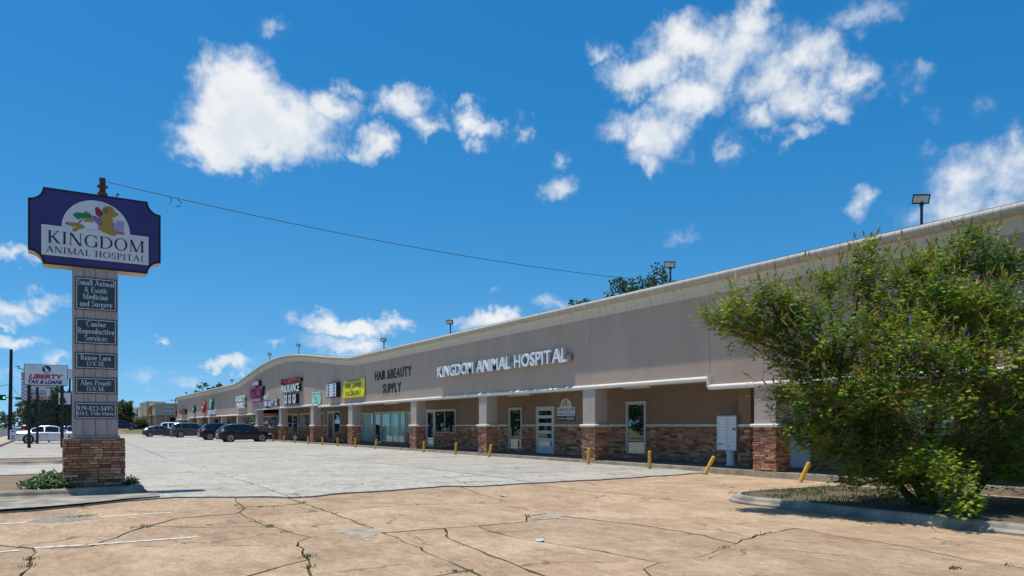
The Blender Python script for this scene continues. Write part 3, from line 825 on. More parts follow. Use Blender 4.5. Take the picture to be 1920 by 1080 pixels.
# rounded white trim along the lower edge, stepping with the soffit
def halfround(r=.085): return [(FX-.012+0*r,-.005)] + [(FX-.012-r*1.15*math.sin(rad(t)), .075-.08*math.cos(rad(t))) for t in range(0, 181, 20)] + [(FX+.10,.155),(FX+.10,-.005)]
TR = [YNEAR, 16.65, 57.2, 78.6, 122, YEND]
for a, c in zip(TR, TR[1:]):
    z = sofz((a+c)/2)
    n = max(1, round((c-a)/10)); cuts = [a+(c-a)*i/n for i in range(n+1)]
    for p, q in zip(cuts, cuts[1:]):
        MB().sweep(halfround(), [p+.003, q-.003], lambda y: z-.06).build('trim', 'trim', mall)
for y, z0, z1 in ((16.65, 2.65, 2.92), (57.2, 2.92, 3.06), (78.6, 2.62, 3.06), (122, 2.42, 2.62)):
    pts = [(FX-.012-.095*math.sin(rad(t)), y-.085*math.cos(rad(t))) for t in range(0, 181, 20)] + [(FX+.1, y+.085), (FX+.1, y-.085)]
    MB().prism(pts, 'z', z0+.03, z1+.09).build('trim', 'trim', mall)
for a, c in zip(TR, TR[1:]):
    z = sofz((a+c)/2)
    MB().box(FX+.105, BX+.02, a+.004, c-.004, z+.05, z+.12).build('soffit', 'soffit', mall)
MB().box(FX+.31, 44, YNEAR, YEND, 5.3, 5.7).build('roof', 'roof', mall)
MB().box(43.6, 44, YNEAR, YEND, 0, 5.29).build('rear_wall', 'stucco_back_shaded', mall)
MB().box(FX+.02, 43.5, YEND-.3, YEND, 0, 5.25).build('end_wall', 'stucco', mall)
MB().box(FX+.02, 43.5, YNEAR, YNEAR+.3, 0, 5.25).build('end_wall', 'stucco', mall)
back = MB().box(BX, BX+.3, YNEAR+.31, YEND-.31, .0, 3.3).build('shop_wall', 'stucco_back_shaded', mall)
# covered walk with kerb
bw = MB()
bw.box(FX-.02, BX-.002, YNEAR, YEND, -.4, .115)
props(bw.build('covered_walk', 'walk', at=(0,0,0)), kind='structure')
y = YNEAR
bk = []
while y < YEND:
    y2 = min(YEND, y+6.1)
    props(MB().box(FX-.13, FX-.022, y+.006, y2-.006, -.4, .12+rnd.uniform(-.006,.006)).build('walk_kerb', 'kerb', at=(0,0,0)), kind='structure')
    y = y2

# ---- openings in the shop wall
def poster(name, cols, seed):
    m = bpy.data.materials.new(name); m.use_nodes = True; t = m.node_tree; p = t.nodes['Principled BSDF']
    geo = N(t, 'ShaderNodeNewGeometry')
    v = N(t, 'ShaderNodeTexVoronoi'); v.inputs['Scale'].default_value = 2.6
    t.links.new(vmath(t, 'ADD', geo.outputs['Position'], (seed, seed*2, seed*3)), v.inputs['Vector'])
    r = N(t, 'ShaderNodeValToRGB'); r.color_ramp.interpolation = 'CONSTANT'; e = r.color_ramp.elements
    e[0].color = (*cols[0], 1); e[1].position = .999; e[1].color = (*cols[-1], 1)
    for i, c in enumerate(cols[1:], 1): k = e.new(.2+.6*i/len(cols)); k.color = (*c, 1)
    s2 = N(t, 'ShaderNodeSeparateColor'); t.links.new(v.outputs['Color'], s2.inputs[0])
    t.links.new(s2.outputs[0], r.inputs[0]); t.links.new(r.outputs[0], p.inputs['Base Color']); p.inputs['Roughness'].default_value = .5
    M[name] = m
poster('poster_game', [(.012,.014,.05),(.02,.02,.06),(.02,.28,.15),(.6,.62,.66),(.02,.02,.05),(.25,.2,.4)], 2.0)
poster('poster_pink', [(.45,.2,.2),(.55,.35,.33),(.3,.06,.08),(.05,.1,.09),(.6,.55,.5)], 5.0)
OPEN = []
def window(px0, px1, ptop, pbot, lights=1, inner='interior_dark', frame=.09, mull='alu', hdr=0.0, label=None):
    ya, yb = fy(px0, BX), fy(px1, BX); y1, y0 = max(ya, yb), min(ya, yb)
    pm = (px0+px1)/2
    z1, z0 = zX(pm, ptop, BX), max(.16, zX(pm, pbot, BX))
    OPEN.append((y0, y1, z0, z1))
    fr = frame; xo = BX-.07
    b = MB()
    b.box(xo, BX-.001, y0, y0+fr, z0, z1); b.box(xo, BX-.001, y1-fr, y1, z0, z1); b.box(xo-.01, BX-.001, y0-.02, y1+.02, z1-fr, z1+.012)
    w = b.build('window', 'window_trim', mall)
    if label: w["label"] = label
    n = lights; yi0, yi1 = y0+fr+.004, y1-fr-.004; zt = z1-fr-.004
    for i in range(n):
        a = yi0+(yi1-yi0)*i/n; c = yi0+(yi1-yi0)*(i+1)/n
        MB().box(xo+.028, xo+.034, a+.03, c-.03, z0+.04, zt-.03).build('pane', 'window_glass' if inner == 'interior_dark' else 'window_glass_soft', w)
        f = MB(); f.box(xo+.015, xo+.05, a, a+.028, z0+.002, zt); f.box(xo+.015, xo+.05, c-.028, c, z0+.002, zt)
        f.box(xo+.0151, xo+.0501, a+.03, c-.03, z0+.002, z0+.038); f.box(xo+.0151, xo+.0501, a+.03, c-.03, zt-.028, zt)
        f.build('frame', mull, w)
    if inner == 'blind':
        bl = MB(); y = yi0
        while y < yi1-.02:
            bl.box(xo+.052, xo+.058, y+.004, min(y+.086, yi1), z0+.03, zt-.01); y += .09
        bl.build('blind', 'blind', w)
        MB().box(xo+.062, xo+.066, yi0, yi1, z0, zt).build('backing', 'blind', w)
    else:
        MB().box(xo+.058, xo+.064, yi0, yi1, z0, zt).build('backing', inner, w)
    return w
def glass_door(px0, px1, ptop, handle=1, mt='alu', panes=1, label=None):
    ya, yb = fy(px0, BX), fy(px1, BX); y1, y0 = max(ya, yb), min(ya, yb)
    z1, z0 = zX((px0+px1)/2, ptop, BX), .12
    OPEN.append((y0, y1, z0, z1)); xo = BX-.07; fr = .09
    b = MB(); b.box(xo, BX-.001, y0, y0+fr, z0, z1); b.box(xo, BX-.001, y1-fr, y1, z0, z1); b.box(xo-.01, BX-.001, y0-.02, y1+.02, z1-fr, z1+.012)
    d = b.build('door', 'window_trim', mall)
    if label: d["label"] = label
    a, c, zt = y0+fr+.004, y1-fr-.004, z1-fr-.004
    s = .11 if panes > 1 else .06
    f = MB(); f.box(xo+.01, xo+.05, a, a+s, z0, zt); f.box(xo+.01, xo+.05, c-s, c, z0, zt)
    zs = [z0+(.36 if panes > 1 else .16)]
    H_ = zt-.10-zs[0]; gap = .14
    ph = (H_-gap*(panes-1))/panes
    f.box(xo+.011, xo+.049, a+s, c-s, z0, zs[0]); f.box(xo+.011, xo+.049, a+s, c-s, zt-.10, zt)
    for k in range(panes):
        zz = zs[0]+k*(ph+gap)
        MB().box(xo+.028, xo+.034, a+s+.001, c-s-.001, zz+.001, zz+ph-.001).build('pane', 'window_glass', d)
        if k: f.box(xo+.011, xo+.049, a+s, c-s, zz-gap, zz)
    f.build('leaf', mt, d)
    MB().box(xo+.056, xo+.062, a, c, z0, zt).build('backing', 'interior_dark', d)
    hy = a+.05
    MB().box(xo-.05, xo+.009, hy, hy+.03, 1.05, 1.25).build('handle', 'alu', d)
    return d
window(1176, 1213, 753, 851)
window(956, 980, 764.5, 842)
glass_door(1007, 1041, 762.5, mt='door_white', panes=5, label='white door with five glass lights')
window(816, 855.5, 767.5, 811, lights=2)
glass_door(801, 815.5, 768)
window(679.5, 701, 774.5, 827, inner='blind')
glass_door(703.5, 715.5, 772.5)
window(716.5, 760.5, 772, 829, lights=2, inner='blind')
window(763, 770.8, 772, 811, inner='blind')
window(627, 639, 771, 812); glass_door(615.5, 626.5, 771.5)
window(602.5, 609, 773, 801, inner='poster_pink')
window(563.5, 583, 775, 801, inner='poster_pink'); glass_door(550, 559.5, 776); window(540, 549.5, 776, 801)
window(504.5, 521, 779.5, 803, inner='poster_game'); window(492.5, 503.5, 779.5, 802, inner='poster_pink')
glass_door(471, 477.5, 780.5); window(456, 469, 781, 803)
for a, c in ((427,433),(403,411),(380,387)): window(a, c, 783.5, 803)
d0, d1 = fy(1478, BX), fy(1522, BX); OPEN.append((min(d0,d1), max(d0,d1), .12, 2.2))
b = MB().box(BX-.06, BX-.001, min(d0,d1), max(d0,d1), .12, 2.2); pd = b.build('door', 'door_white', mall, ); pd["label"] = 'plain white door behind the bush'
MB().box(BX-.11, BX-.061, max(d0,d1)-.14, max(d0,d1)-.11, 1.0, 1.14).build('handle', 'alu', pd)
window(1560, 1640, 755, 815, lights=2)
window(1700, 1790, 745, 815, lights=2)

# ---- stone wainscot on the shop wall
MASSL = []
rs = random.Random(21)
def wain(y0, y1, single, limit=10**9):
    sk = [(y1-o[1], y1-o[0], o[2], o[3]) for o in OPEN]
    return stone_face(back, (BX-.0005, y1, 0), (0,-1,0), (-1,0,0), y1-y0, .118, 1.41, rs, single, MASSL, skip=sk, wr=(.16,.5), hr=(.06,.115), limit=limit)
n1 = wain(17.0, 22.4, True, 150)
wain(22.4, 52.0, False)
wain(52.0, YEND-.4, False) if False else None
wain(11.0, 17.0, False); wain(2.0, 11.0, False)
wain(52.0, 96.0, False)
# cap ledge between the openings
ys = [YNEAR+.4] ; ivs = sorted((o[0]-.02, o[1]+.02) for o in OPEN if o[2] < 1.45 < o[3])
cur = YNEAR+.4
for a, c in ivs + [(YEND-.4, YEND)]:
    if a-cur > .05:
        MB().prism([(BX-.001,1.415),(BX-.07,1.418),(BX-.085,1.44),(BX-.085,1.475),(BX-.07,1.50),(BX-.001,1.505)], 'y', cur, a).build('ledge', 'cap', mall)
    cur = max(cur, c)
# pier beside the letter boxes
pa, pb = fy(1407, 19.35), fy(1384, 19.35)
pier = MB().box(19.36, BX-.002, pa, pb, .116, 2.68).build('pier', 'stucco_back_shaded', mall)
for args in (((19.36, pb, 0), (0,-1,0), (-1,0,0), pb-pa), ((19.36, pa, 0), (1,0,0), (0,-1,0), .7)):
    stone_face(pier, *args, .118, 1.41, rs, False, MASSL, wr=(.16,.4), hr=(.06,.11))
MB().box(19.27, BX-.09, pa-.09, pb+.05, 1.415, 1.50).build('ledge', 'cap', pier)

# ---- columns
COLS = [(14.05,14.88),(22.40,23.22),(30.75,31.55),(38.8,39.65),(49.45,50.35),(58.45,59.35),(68.3,69.2),(77.5,78.4),(86.8,87.6),(95.9,96.7),(104.9,105.7),(113.5,114.3),(122.2,123)]
for i, (a, c) in enumerate(COLS):
    z = sofz((a+c)/2)+.045
    if a < 16.65: z = 2.65+.02
    f0, f1 = FX-.075, FX+.56
    col = MB().box(f0+.02, f1-.02, a+.03, c-.03, -.25, z).build('column', 'stucco_column', mall)
    single = i < 2
    zb = -.14 if i == 0 else -.03
    wr = (.10,.36); hr = (.045,.085)
    stone_face(col, (f0+.02, c, 0), (0,-1,0), (-1,0,0), c-a, zb, 1.40, rs, single, MASSL, wr=wr, hr=hr, depth=(.02,.06))
    stone_face(col, (f0-.02, a+.03, 0), (1,0,0), (0,-1,0), f1-f0+.03, zb, 1.40, rs, single and i == 0, MASSL, wr=wr, hr=hr, depth=(.02,.06))
    cb = MB()
    x0, x1, y0, y1 = f0-.085, f1+.02, a-.085, c+.06
    def rect(i_, z_): return [(x0+i_,y0+i_,z_),(x1-i_,y0+i_,z_),(x1-i_,y1-i_,z_),(x0+i_,y1-i_,z_)]
    prof = [(.03,1.402),(.008,1.415),(0,1.44),(0,1.465),(.01,1.485),(.035,1.50)]
    for q in prof: cb.v += rect(*q)
    for k in range(len(prof)-1):
        for j in range(4): cb.f.append((k*4+j, k*4+(j+1) % 4, (k+1)*4+(j+1) % 4, (k+1)*4+j))
    cb.f += [(3,2,1,0), tuple(range(20,24))]
    cb.build('cap', 'trim' if i < 9 else 'cap', col)
build_mass('stone_veneer', MASSL, mall)
print('single stones on mall', sum(1 for o in bpy.data.objects if o.name.startswith('stone.') or o.name == 'stone'))

# ---- strip lights under the soffit
for k, (px, L, word) in enumerate(((1375,1.4,'above the letter boxes'),(1195,1.6,'over the tall window beside the near columns'),(975,2.0,'over the narrow window and white door'),(735,2.4,'over the shuttered shop windows'))):
    y = fy(px, 18.9); z = sofz(y)+.05
    t = thing('soffit_light', (18.9, y, z), 'cream strip light under the soffit ' + word, 'light', 'soffit strip lights')
    MB().box(18.8, 19.0, y-L/2, y+L/2, z-.085, z).build('housing', 'window_trim', t)
    MB().box(18.83, 18.97, y-L/2+.05, y+L/2-.05, z-.11, z-.0851).build('diffuser', 'lamp_lens', t)

# ================================================================== THINGS ON THE SHOP FRONT
U_, N_ = (0,-1,0), (-1,0,0)
sg = thing('channel_letter_sign', (FX, fy(940, FX), 4.0), 'white raised channel letters reading KINGDOM ANIMAL HOSPITAL on the front', 'sign')
ya, yb = fy(820.5, FX-.25), fy(1063, FX-.25)
letters('KINGDOM ANIMAL HOSPITAL', (FX-.255, ya, 4.02), U_, N_, ya-yb, .57, .015, 'channel_white', sg, bold=.016, gap=.085, space=.30)
letters('KINGDOM ANIMAL HOSPITAL', (FX-.15, ya, 4.02), U_, N_, ya-yb, .57, .104, 'channel_side', sg, bold=.016, gap=.085, space=.30)
MB().box(FX-.145, FX-.002, yb-.1, ya-.05, 4.10, 4.30).build('raceway', 'raceway', sg)
sg = thing('black_letter_sign', (FX, fy(738, FX), 3.5), 'flat black letters reading HAIR & BEAUTY SUPPLY', 'sign')
ya, yb = fy(703.5, FX), fy(772, FX)
letters('HAIR &BEAUTY', (FX-.002, ya, 4.36), U_, N_, ya-yb, .58, .03, 'letter_black', sg, bold=.014, gap=.11, space=.25)
ya, yb = fy(718.5, FX), fy(752.5, FX)
letters('SUPPLY', (FX-.002, ya, 3.49), U_, N_, ya-yb, .57, .03, 'letter_black', sg, bold=.014, gap=.11)
def bx_(s, t, lean): return FX-.05-lean*(.35+.65*math.sin(math.pi*s))*(1-t)**.8 - .018*math.sin(9*s+5*t) - .012*math.sin(17*s-9*t)
def cling(o, ya, yb, z0, z1, lean):                  # lettering printed on the cloth follows its folds
    for v in o.data.vertices:
        w_ = v.co + ORG[o]
        s_ = min(1, max(0, (w_.y-ya)/(yb-ya))); t_ = min(1, max(0, (w_.z-z0)/(z1-z0)))
        v.co.x = bx_(s_, t_, lean)-.016 - ORG[o].x
def banner(name, label, px0, px1, z0, z1, m, sag, lean):
    ya, yb = fy(px0, FX-.1), fy(px1, FX-.1); n, k = 30, 20; b = MB()
    for j in range(k+1):
        for i in range(n+1):
            s, t = i/n, j/k
            y = ya+(yb-ya)*s; zt = z1-sag*4*s*(1-s)*(1-.0)*t
            z = z0+(zt-z0)*t
            x = bx_(s, t, lean)
            b.v.append((x, y, z))
    for j in range(k):
        for i in range(n):
            a = j*(n+1)+i; b.f.append((a, a+1, a+n+2, a+n+1))
    t_ = thing(name, (FX, (ya+yb)/2, z0), label, 'banner')
    o = b.build('cloth', m, t_, fix=False, smooth=True)
    md = o.modifiers.new('thick', 'SOLIDIFY'); md.thickness = .004
    return t_, ya, yb
bn_, ya, yb = banner('lease_banner', 'yellow FOR LEASE banner hanging on the front beside the dark wall joint', 642.5, 683, 3.38, 4.70, 'yellow_vinyl', .10, .10)
w = ya-yb; xq = FX-.20
for o in (lettering('lettering', 'FOR LEASE', (xq, ya-w*.13, 4.07), U_, N_, w*.72, .34, .002, 'letter_black', bn_, bold=.012),
          lettering('lettering', '712-228-1913', (xq, ya-w*.13, 3.52), U_, N_, w*.72, .32, .002, 'letter_black', bn_, bold=.012)):
    cling(o, ya, yb, 3.38, 4.70, .10)
b = MB(); q = ya-w*.17
for i in range(22): b.box(xq+.055, xq+.06, q-w*.62*(i+.8)/22, q-w*.62*i/22, 4.50, 4.57)
cling(b.build('small_print', 'gold_dark', bn_), ya, yb, 3.38, 4.70, .10)
bn_, ya, yb = banner('mint_banner', 'pale mint green banner hanging over a shop column', 584, 600.5, 3.08, 4.15, 'mint_vinyl', .10, .05)
w = ya-yb
b = MB(); xq = FX-.15
b.box(xq-.004, xq, ya-w*.58, ya-w*.47, 3.50, 3.64); b.box(xq-.004, xq, ya-w*.68, ya-w*.38, 3.21, 3.26); b.box(xq-.004, xq, ya-w*.85, ya-w*.15, 3.92, 3.98)
cling(b.build('emblem', 'street_green', bn_), ya, yb, 3.08, 4.15, .05)
def cabinet(name, label, px0, px1, z0, z1, d, face, body):
    ya, yb = fy(px0, FX-d), fy(px1, FX-d)
    t = thing(name, (FX, (ya+yb)/2, z0), label, 'sign')
    MB().box(FX-d, FX-.002, yb, ya, z0, z1).build('cabinet', body, t)
    f = MB().box(FX-d-.012, FX-d-.001, yb+.06, ya-.06, z0+.06, z1-.06).build('face', face, t)
    return t, ya, yb
cb_, ya, yb = cabinet('tenant_cabinet_sign', 'white-faced black cabinet sign beside the yellow lease banner', 612, 630.5, 3.52, 4.58, .32, 'white_enamel', 'black_metal')
b = MB(); w = ya-yb
for i in range(4):
    for q0, q1 in ((.15,.30),(.72,.86)):
        b.box(FX-.345, FX-.334, ya-w*q1, ya-w*q0, 3.66+i*.23, 3.66+i*.23+.13)
b.build('lettering', 'dark_grey_metal', cb_)
# insurance office letters
sg = thing('insurance_letter_sign', (FX, fy(545, FX), 3.3), 'red and white dark-sided letters reading INSURANCE on the arched front', 'sign')
def two_tone(body, px0, px1, z0, z1, m, d=.28, bold=.016):
    ya, yb = fy(px0, FX-d), fy(px1, FX-d)
    letters(body, (FX-d+.02, ya, z0), U_, N_, ya-yb, z1-z0, .02, m, sg, bold=bold, gap=.06, space=.2)
    letters(body, (FX-.06, ya, z0), U_, N_, ya-yb, z1-z0, d-.085, 'letter_black', sg, bold=bold+.006, gap=.06, space=.2)
two_tone('Fry & Associates', 525.5, 562.5, 5.16, 5.62, 'letter_red')
two_tone('INSURANCE', 527.5, 560.5, 4.36, 5.02, 'channel_white')
for a, c in ((533,538.5),(540.8,546),(548.5,554.5)):
    ya, yb = fy(a, FX-.3), fy(c, FX-.3)
    p = MB().box(FX-.3, FX-.002, yb, ya, 3.32, 4.14).build('icon_box', 'black_metal', sg)
    MB().box(FX-.315, FX-.301, yb+.05, ya-.05, 3.37, 4.09).build('face', 'white_enamel', p)
    ym = (ya+yb)/2
    MB().prism([(ym-.2,3.86),(ym,3.52),(ym+.2,3.86),(ym+.12,3.95),(ym-.12,3.95)], 'x', FX-.325, FX-.316).build('icon', 'poster_red', p)
sg = thing('tax_letter_sign', (FX, fy(508, FX), 3.2), 'blue and white letters reading LIBERTY TAX with torch above the shop walk', 'sign')
two_tone('LIBERTY', 501.5, 512, 3.30, 3.72, 'channel_white', .26); two_tone('TAX', 513, 519.5, 3.30, 3.92, 'channel_white', .26)
ya, yb = fy(494.5, FX-.3), fy(500.8, FX-.3); ym = (ya+yb)/2
MB().prism([(ym+.62*math.cos(rad(t)), 3.55+.40*math.sin(rad(t))) for t in range(0,360,20)], 'x', FX-.28, FX-.002).build('emblem', 'letter_navy', sg)
MB().prism([(ym+.45*math.cos(rad(t)), 3.55+.28*math.sin(rad(t))) for t in range(0,360,20)], 'x', FX-.295, FX-.281).build('emblem_face', 'channel_white', sg)
MB().prism([(ym+.75,4.35),(ym+.15,4.42),(ym+.05,3.92),(ym+.25,3.90)], 'x', FX-.27, FX-.002).build('torch', 'channel_white', sg)
sg, ya, yb = cabinet('pink_cabinet_sign', 'small pink lit-box sign above the magenta letters', 474, 484.8, 5.45, 5.95, .3, 'pale_pink', 'black_metal')
lettering('lettering', 'TOBACCO', (FX-.313, ya-.12, 5.58), U_, N_, ya-yb-.24, .24, .006, 'pink_face', sg)
sg = thing('magenta_letter_sign', (FX, fy(480, FX), 4.3), 'large magenta letters on the arched front', 'sign')
two_tone('BIG EASY', 467.6, 491.5, 4.40, 5.36, 'magenta', .34, .03)
sg, ya, yb = cabinet('novelty_strip_sign', 'low pink strip sign under the magenta letters', 470, 489.5, 3.86, 4.22, .16, 'pink_face', 'magenta')
lettering('lettering', 'CIGARS & NOVELTY', (FX-.173, ya-.15, 3.96), U_, N_, ya-yb-.3, .17, .006, 'channel_white', sg)
sg = thing('finance_letter_sign', (FX, fy(451, FX), 3.3), 'two rows of white letters reading SECURITY FINANCE', 'sign')
def row(body, px0, px1, z0, z1, m, d=.3):
    ya, yb = fy(px0, FX-d), fy(px1, FX-d)
    letters(body, (FX-.12, ya, z0), U_, N_, ya-yb, z1-z0, d-.12, m, sg, bold=.014, gap=.06)
    MB().box(FX-.115, FX-.002, yb, ya, z0+.1, z0+.3).build('raceway', 'dark_grey_metal', sg)
row('SECURITY', 442.2, 457.5, 4.10, 4.72, 'channel_white'); row('FINANCE', 442.8, 457.5, 3.36, 3.98, 'channel_white')
def oval(name, label, px, z0, z1, hw, m, rim):
    y = fy(px, FX); zc, hh = (z0+z1)/2, (z1-z0)/2
    t = thing(name, (FX, y, z0), label, 'sign')
    E = lambda k: [(y+hw*k*math.cos(rad(a)), zc+hh*k*math.sin(rad(a))) for a in range(0,360,15)]
    MB().prism(E(1), 'x', FX-.35, FX-.002).build('cabinet', rim, t); MB().prism(E(.9), 'x', FX-.365, FX-.351).build('face', m, t)
    return t, y
t, y = oval('red_oval_sign', 'red rounded sign with white letters on the low far front', 385, 3.15, 4.75, .85, 'letter_red', 'letter_red')
lettering('lettering', 'DQ', (FX-.366, y+.6, 3.75), U_, N_, 1.2, .5, .01, 'channel_white', t, bold=.02) if False else MB().box(FX-.376, FX-.366, y-.5, y+.5, 3.8, 4.15).build('lettering', 'channel_white', t)
t, y = oval('green_oval_sign', 'pale green oval sign above white letters on the low far front', 399.5, 3.55, 4.95, .8, 'mint_vinyl', 'street_green')
sg = t; ya, yb = fy(393.5, FX), fy(405.5, FX)
MB().box(FX-.2, FX-.002, yb, ya, 2.95, 3.45).build('letter_row', 'channel_white', t)
t = thing('cog_sign', (FX, fy(366, FX), 3.3), 'dark cog-shaped sign on the low far front', 'sign'); y = fy(366, FX)
MB().prism([(y+(.9 if i % 2 else .68)*math.cos(rad(i*15)), 3.85+(.55 if i % 2 else .42)*math.sin(rad(i*15))) for i in range(24)], 'x', FX-.3, FX-.002).build('cog', 'dark_grey_metal', t)
MB().prism([(y+.4*math.cos(rad(i*15)), 3.85+.28*math.sin(rad(i*15))) for i in range(24)], 'x', FX-.32, FX-.301).build('face', 'mint_vinyl', t)
t = thing('red_black_sign', (FX, fy(346, FX), 3.2), 'black and red sign at the far end of the front', 'sign')
ya, yb = fy(341, FX), fy(351, FX)
MB().box(FX-.3, FX-.002, yb, ya, 3.25, 3.95).build('cabinet', 'black_metal', t)
for i in range(4): MB().box(FX-.33, FX-.301, yb+(ya-yb)*(.08+.2*i), yb+(ya-yb)*(.2+.2*i), 3.35, 3.85).build('letter', 'letter_red', t)

# ---- floodlights on the parapet
fl_words = ['nearest the right edge of the roof', 'beside the oak showing over the roof', 'above the white channel letters', 'above the black letters',
            'on the crown of the arch', 'on the left shoulder of the arch', 'where the arch meets the low far roof', 'on the low far roof, second from its end', 'on the low far roof, nearest its end']
for k, (px, pt) in enumerate(((1728,363),(1257,489),(844.5,599),(720,633),(560.5,644),(506,661.5),(435,711),(367,731),(349.5,734.5))):
    X = 18.25; y = fy(px, X); zt = zX(px, pt, X); zr = roofz(y)-.02
    t = thing('floodlight', (X, y, zr), 'black roof floodlight ' + fl_words[k], 'lamp', 'floodlights along the parapet')
    MB().tube([(X,y,zr-.25),(X,y,zt-.24)], .033, 10).build('pole', 'dark_grey_metal', t)
    MB().tube([(X,y,zt-.30),(X,y,zt-.16)], .05, 8).build('bracket', 'black_metal', t)
    h = MB().box(-.05,.05,-.21,.21,-.12,.12).box(-.075,-.05,-.225,.225,.105,.135).box(-.075,-.05,-.225,.225,-.135,-.105).box(-.075,-.05,.20,.225,-.104,.104).box(-.075,-.05,-.225,-.20,-.104,.104)
    for i in range(5): h.box(.05,.075,-.18+.08*i,-.165+.08*i,-.10,.10)
    R_ = Matrix.Translation((X-.03,y,zt-.13)) @ Matrix.Rotation(rad(34), 4, 'Z') @ Matrix.Rotation(rad(-28), 4, 'Y') @ Matrix.Rotation(rad(6), 4, 'X') @ Matrix.Scale(.86, 4)
    hd = h.xf(R_).build('head', 'black_metal', t)
    MB().box(-.062,-.0505,-.199,.199,-.104,.104).xf(R_).build('lens', 'lamp_lens', hd)
# ================================================================== PYLON SIGN
SY = 18.50
py_ = thing('pylon_sign', (.77, SY+.3, .12), 'tall pylon sign with purple animal hospital cabinet, panelled pillar and stone base', 'sign')
bx0, bx1, by0, by1 = .215, 1.325, SY-.09, SY+.72
base = MB().box(bx0, bx1, by0, by1, .02, 1.15).build('base', 'dark_joint', py_)
rb = random.Random(8)
stone_face(base, (bx0-.03, by0, 0), (1,0,0), (0,-1,0), bx1-bx0+.06, .10, 1.165, rb, True, None, depth=(.03,.05), wr=(.16,.30), hr=(.050,.075))
stone_face(base, (bx1, by0, 0), (0,1,0), (1,0,0), by1-by0, .10, 1.165, rb, True, None, depth=(.03,.05), wr=(.14,.30), hr=(.05,.07))
stone_face(base, (bx0, by1, 0), (0,-1,0), (-1,0,0), by1-by0, .10, 1.165, rb, True, None, depth=(.03,.05), wr=(.16,.34), hr=(.07,.1))
MB().box(bx0-.01, bx1+.01, by0-.01, by1+.01, 1.151, 1.172).build('top_slab', 'kerb_grey', base)
px0, px1 = .345, 1.228
for i in range(4):
    a = px0+(px1-px0)*i/4; c = px0+(px1-px0)*(i+1)/4
    MB().box(a+.006, c-.006, SY, SY+.03, 1.24, 4.92).build('board', 'siding', py_)
MB().box(px0+.01, px1-.01, SY+.02, SY+.44, 1.173, 4.9).build('pillar_core', 'siding', py_)
MB().box(px0-.03, px1+.03, SY-.02, SY+.47, 1.175, 1.235).build('sill', 'siding', py_)
def panel(za, zb, rows):
    f = MB().box(.405, 1.195, SY-.022, SY-.001, za, zb).build('name_panel', 'panel_slate', py_)
    b = MB(); t = .012; i = .022; y0, y1 = SY-.026, SY-.0225
    b.box(.405+i, 1.195-i, y0, y1, za+i, za+i+t); b.box(.405+i, 1.195-i, y0, y1, zb-i-t, zb-i)
    b.box(.405+i, .405+i+t, y0, y1, za+i+t, zb-i-t); b.box(1.195-i-t, 1.195-i, y0, y1, za+i+t, zb-i-t)
    b.build('border', 'panel_line', f)
    for body, x0, x1, z0, z1 in rows:
        serif_text('lettering', body, x0, x1, z0, z1, SY-.0235, 'panel_line', f, gap=.03)
def P2(zx, zy): return fx(zx/4.8, SY), zY(zx/4.8, 500+zy/4.8, SY)
def prow(body, x0, x1, ymid, hgt):
    """line of lettering measured on the panel"""
    a, z = P2(x0, ymid); c, _ = P2(x1, ymid)
    zc = zY((x0+x1)/2/4.8, 500+ymid/4.8, SY)
    return (body, a, c, zc-hgt/2, zc+hgt/2)
panel(3.955, 4.66, [prow('Small Animal', 698, 1030, 150, .118), prow('& Exotic', 760, 970, 213, .118), prow('Medicine', 745, 972, 273, .118), prow('and Surgery', 714, 1012, 338, .122)])
panel(3.22, 3.77, [prow('Canine', 775, 952, 518, .118), prow('Reproductive', 697, 1028, 583, .122), prow('Services', 762, 965, 645, .118)])
panel(2.68, 3.035, [prow('Renee Lara', 722, 998, 820, .112), prow('D.V.M.', 780, 942, 874, .095)])
panel(2.14, 2.495, [prow('Alex Pruett', 720, 1000, 1046, .112), prow('D.V.M.', 780, 942, 1100, .095)])
panel(1.59, 1.955, [prow('979-823-5495', 695, 1018, 1276, .098), prow('824 E. Villa Maria', 690, 1022, 1321, .074)])
# cabinet with scooped corners
cx0, cx1, cz0, cz1, cr = -.447, 2.075, 4.86, 6.48, .27
def scoop(i):
    x0, x1, z0, z1, r = cx0+i, cx1-i, cz0+i, cz1-i, cr
    out = []
    for cx, cz, a0 in ((cx0, cz0, 90), (cx1, cz0, 180), (cx1, cz1, 270), (cx0, cz1, 0)):
        pts = []
        for k in range(9):
            a = rad(a0-90*k/8)
            pts.append((cx+(r+i)*math.cos(a), cz+(r+i)*math.sin(a)))
        out += [(min(max(p[0], x0), x1), min(max(p[1], z0), z1)) for p in pts]
    return out
# order the outline counter-clockwise: each corner is scooped from one side to the other
def outline(i):
    r = cr+i; pts = []
    def corner(cx, cz, a0, a1):
        for k in range(9):
            a = rad(a0+(a1-a0)*k/8); pts.append((cx+r*math.cos(a), cz+r*math.sin(a)))
    corner(cx0, cz0, 90, 0); corner(cx1, cz0, 180, 90); corner(cx1, cz1, 270, 180); corner(cx0, cz1, 360, 270)
    return [(min(max(p[0], cx0+i), cx1-i), min(max(p[1], cz0+i), cz1-i)) for p in pts]
cab = MB().prism(outline(0), 'y', SY-.03, SY+.42).build('cabinet', 'sign_cream', py_)
MB().prism(outline(-.004), 'y', SY-.05, SY-.0301).build('retainer', 'letter_black', cab)
MB().prism(outline(.045), 'y', SY-.056, SY-.0501).build('face', 'sign_purple', cab)
wx0, wx1, wz0, wz1, wr, wc = -.209, 1.823, 5.05, 5.69, .65, .805
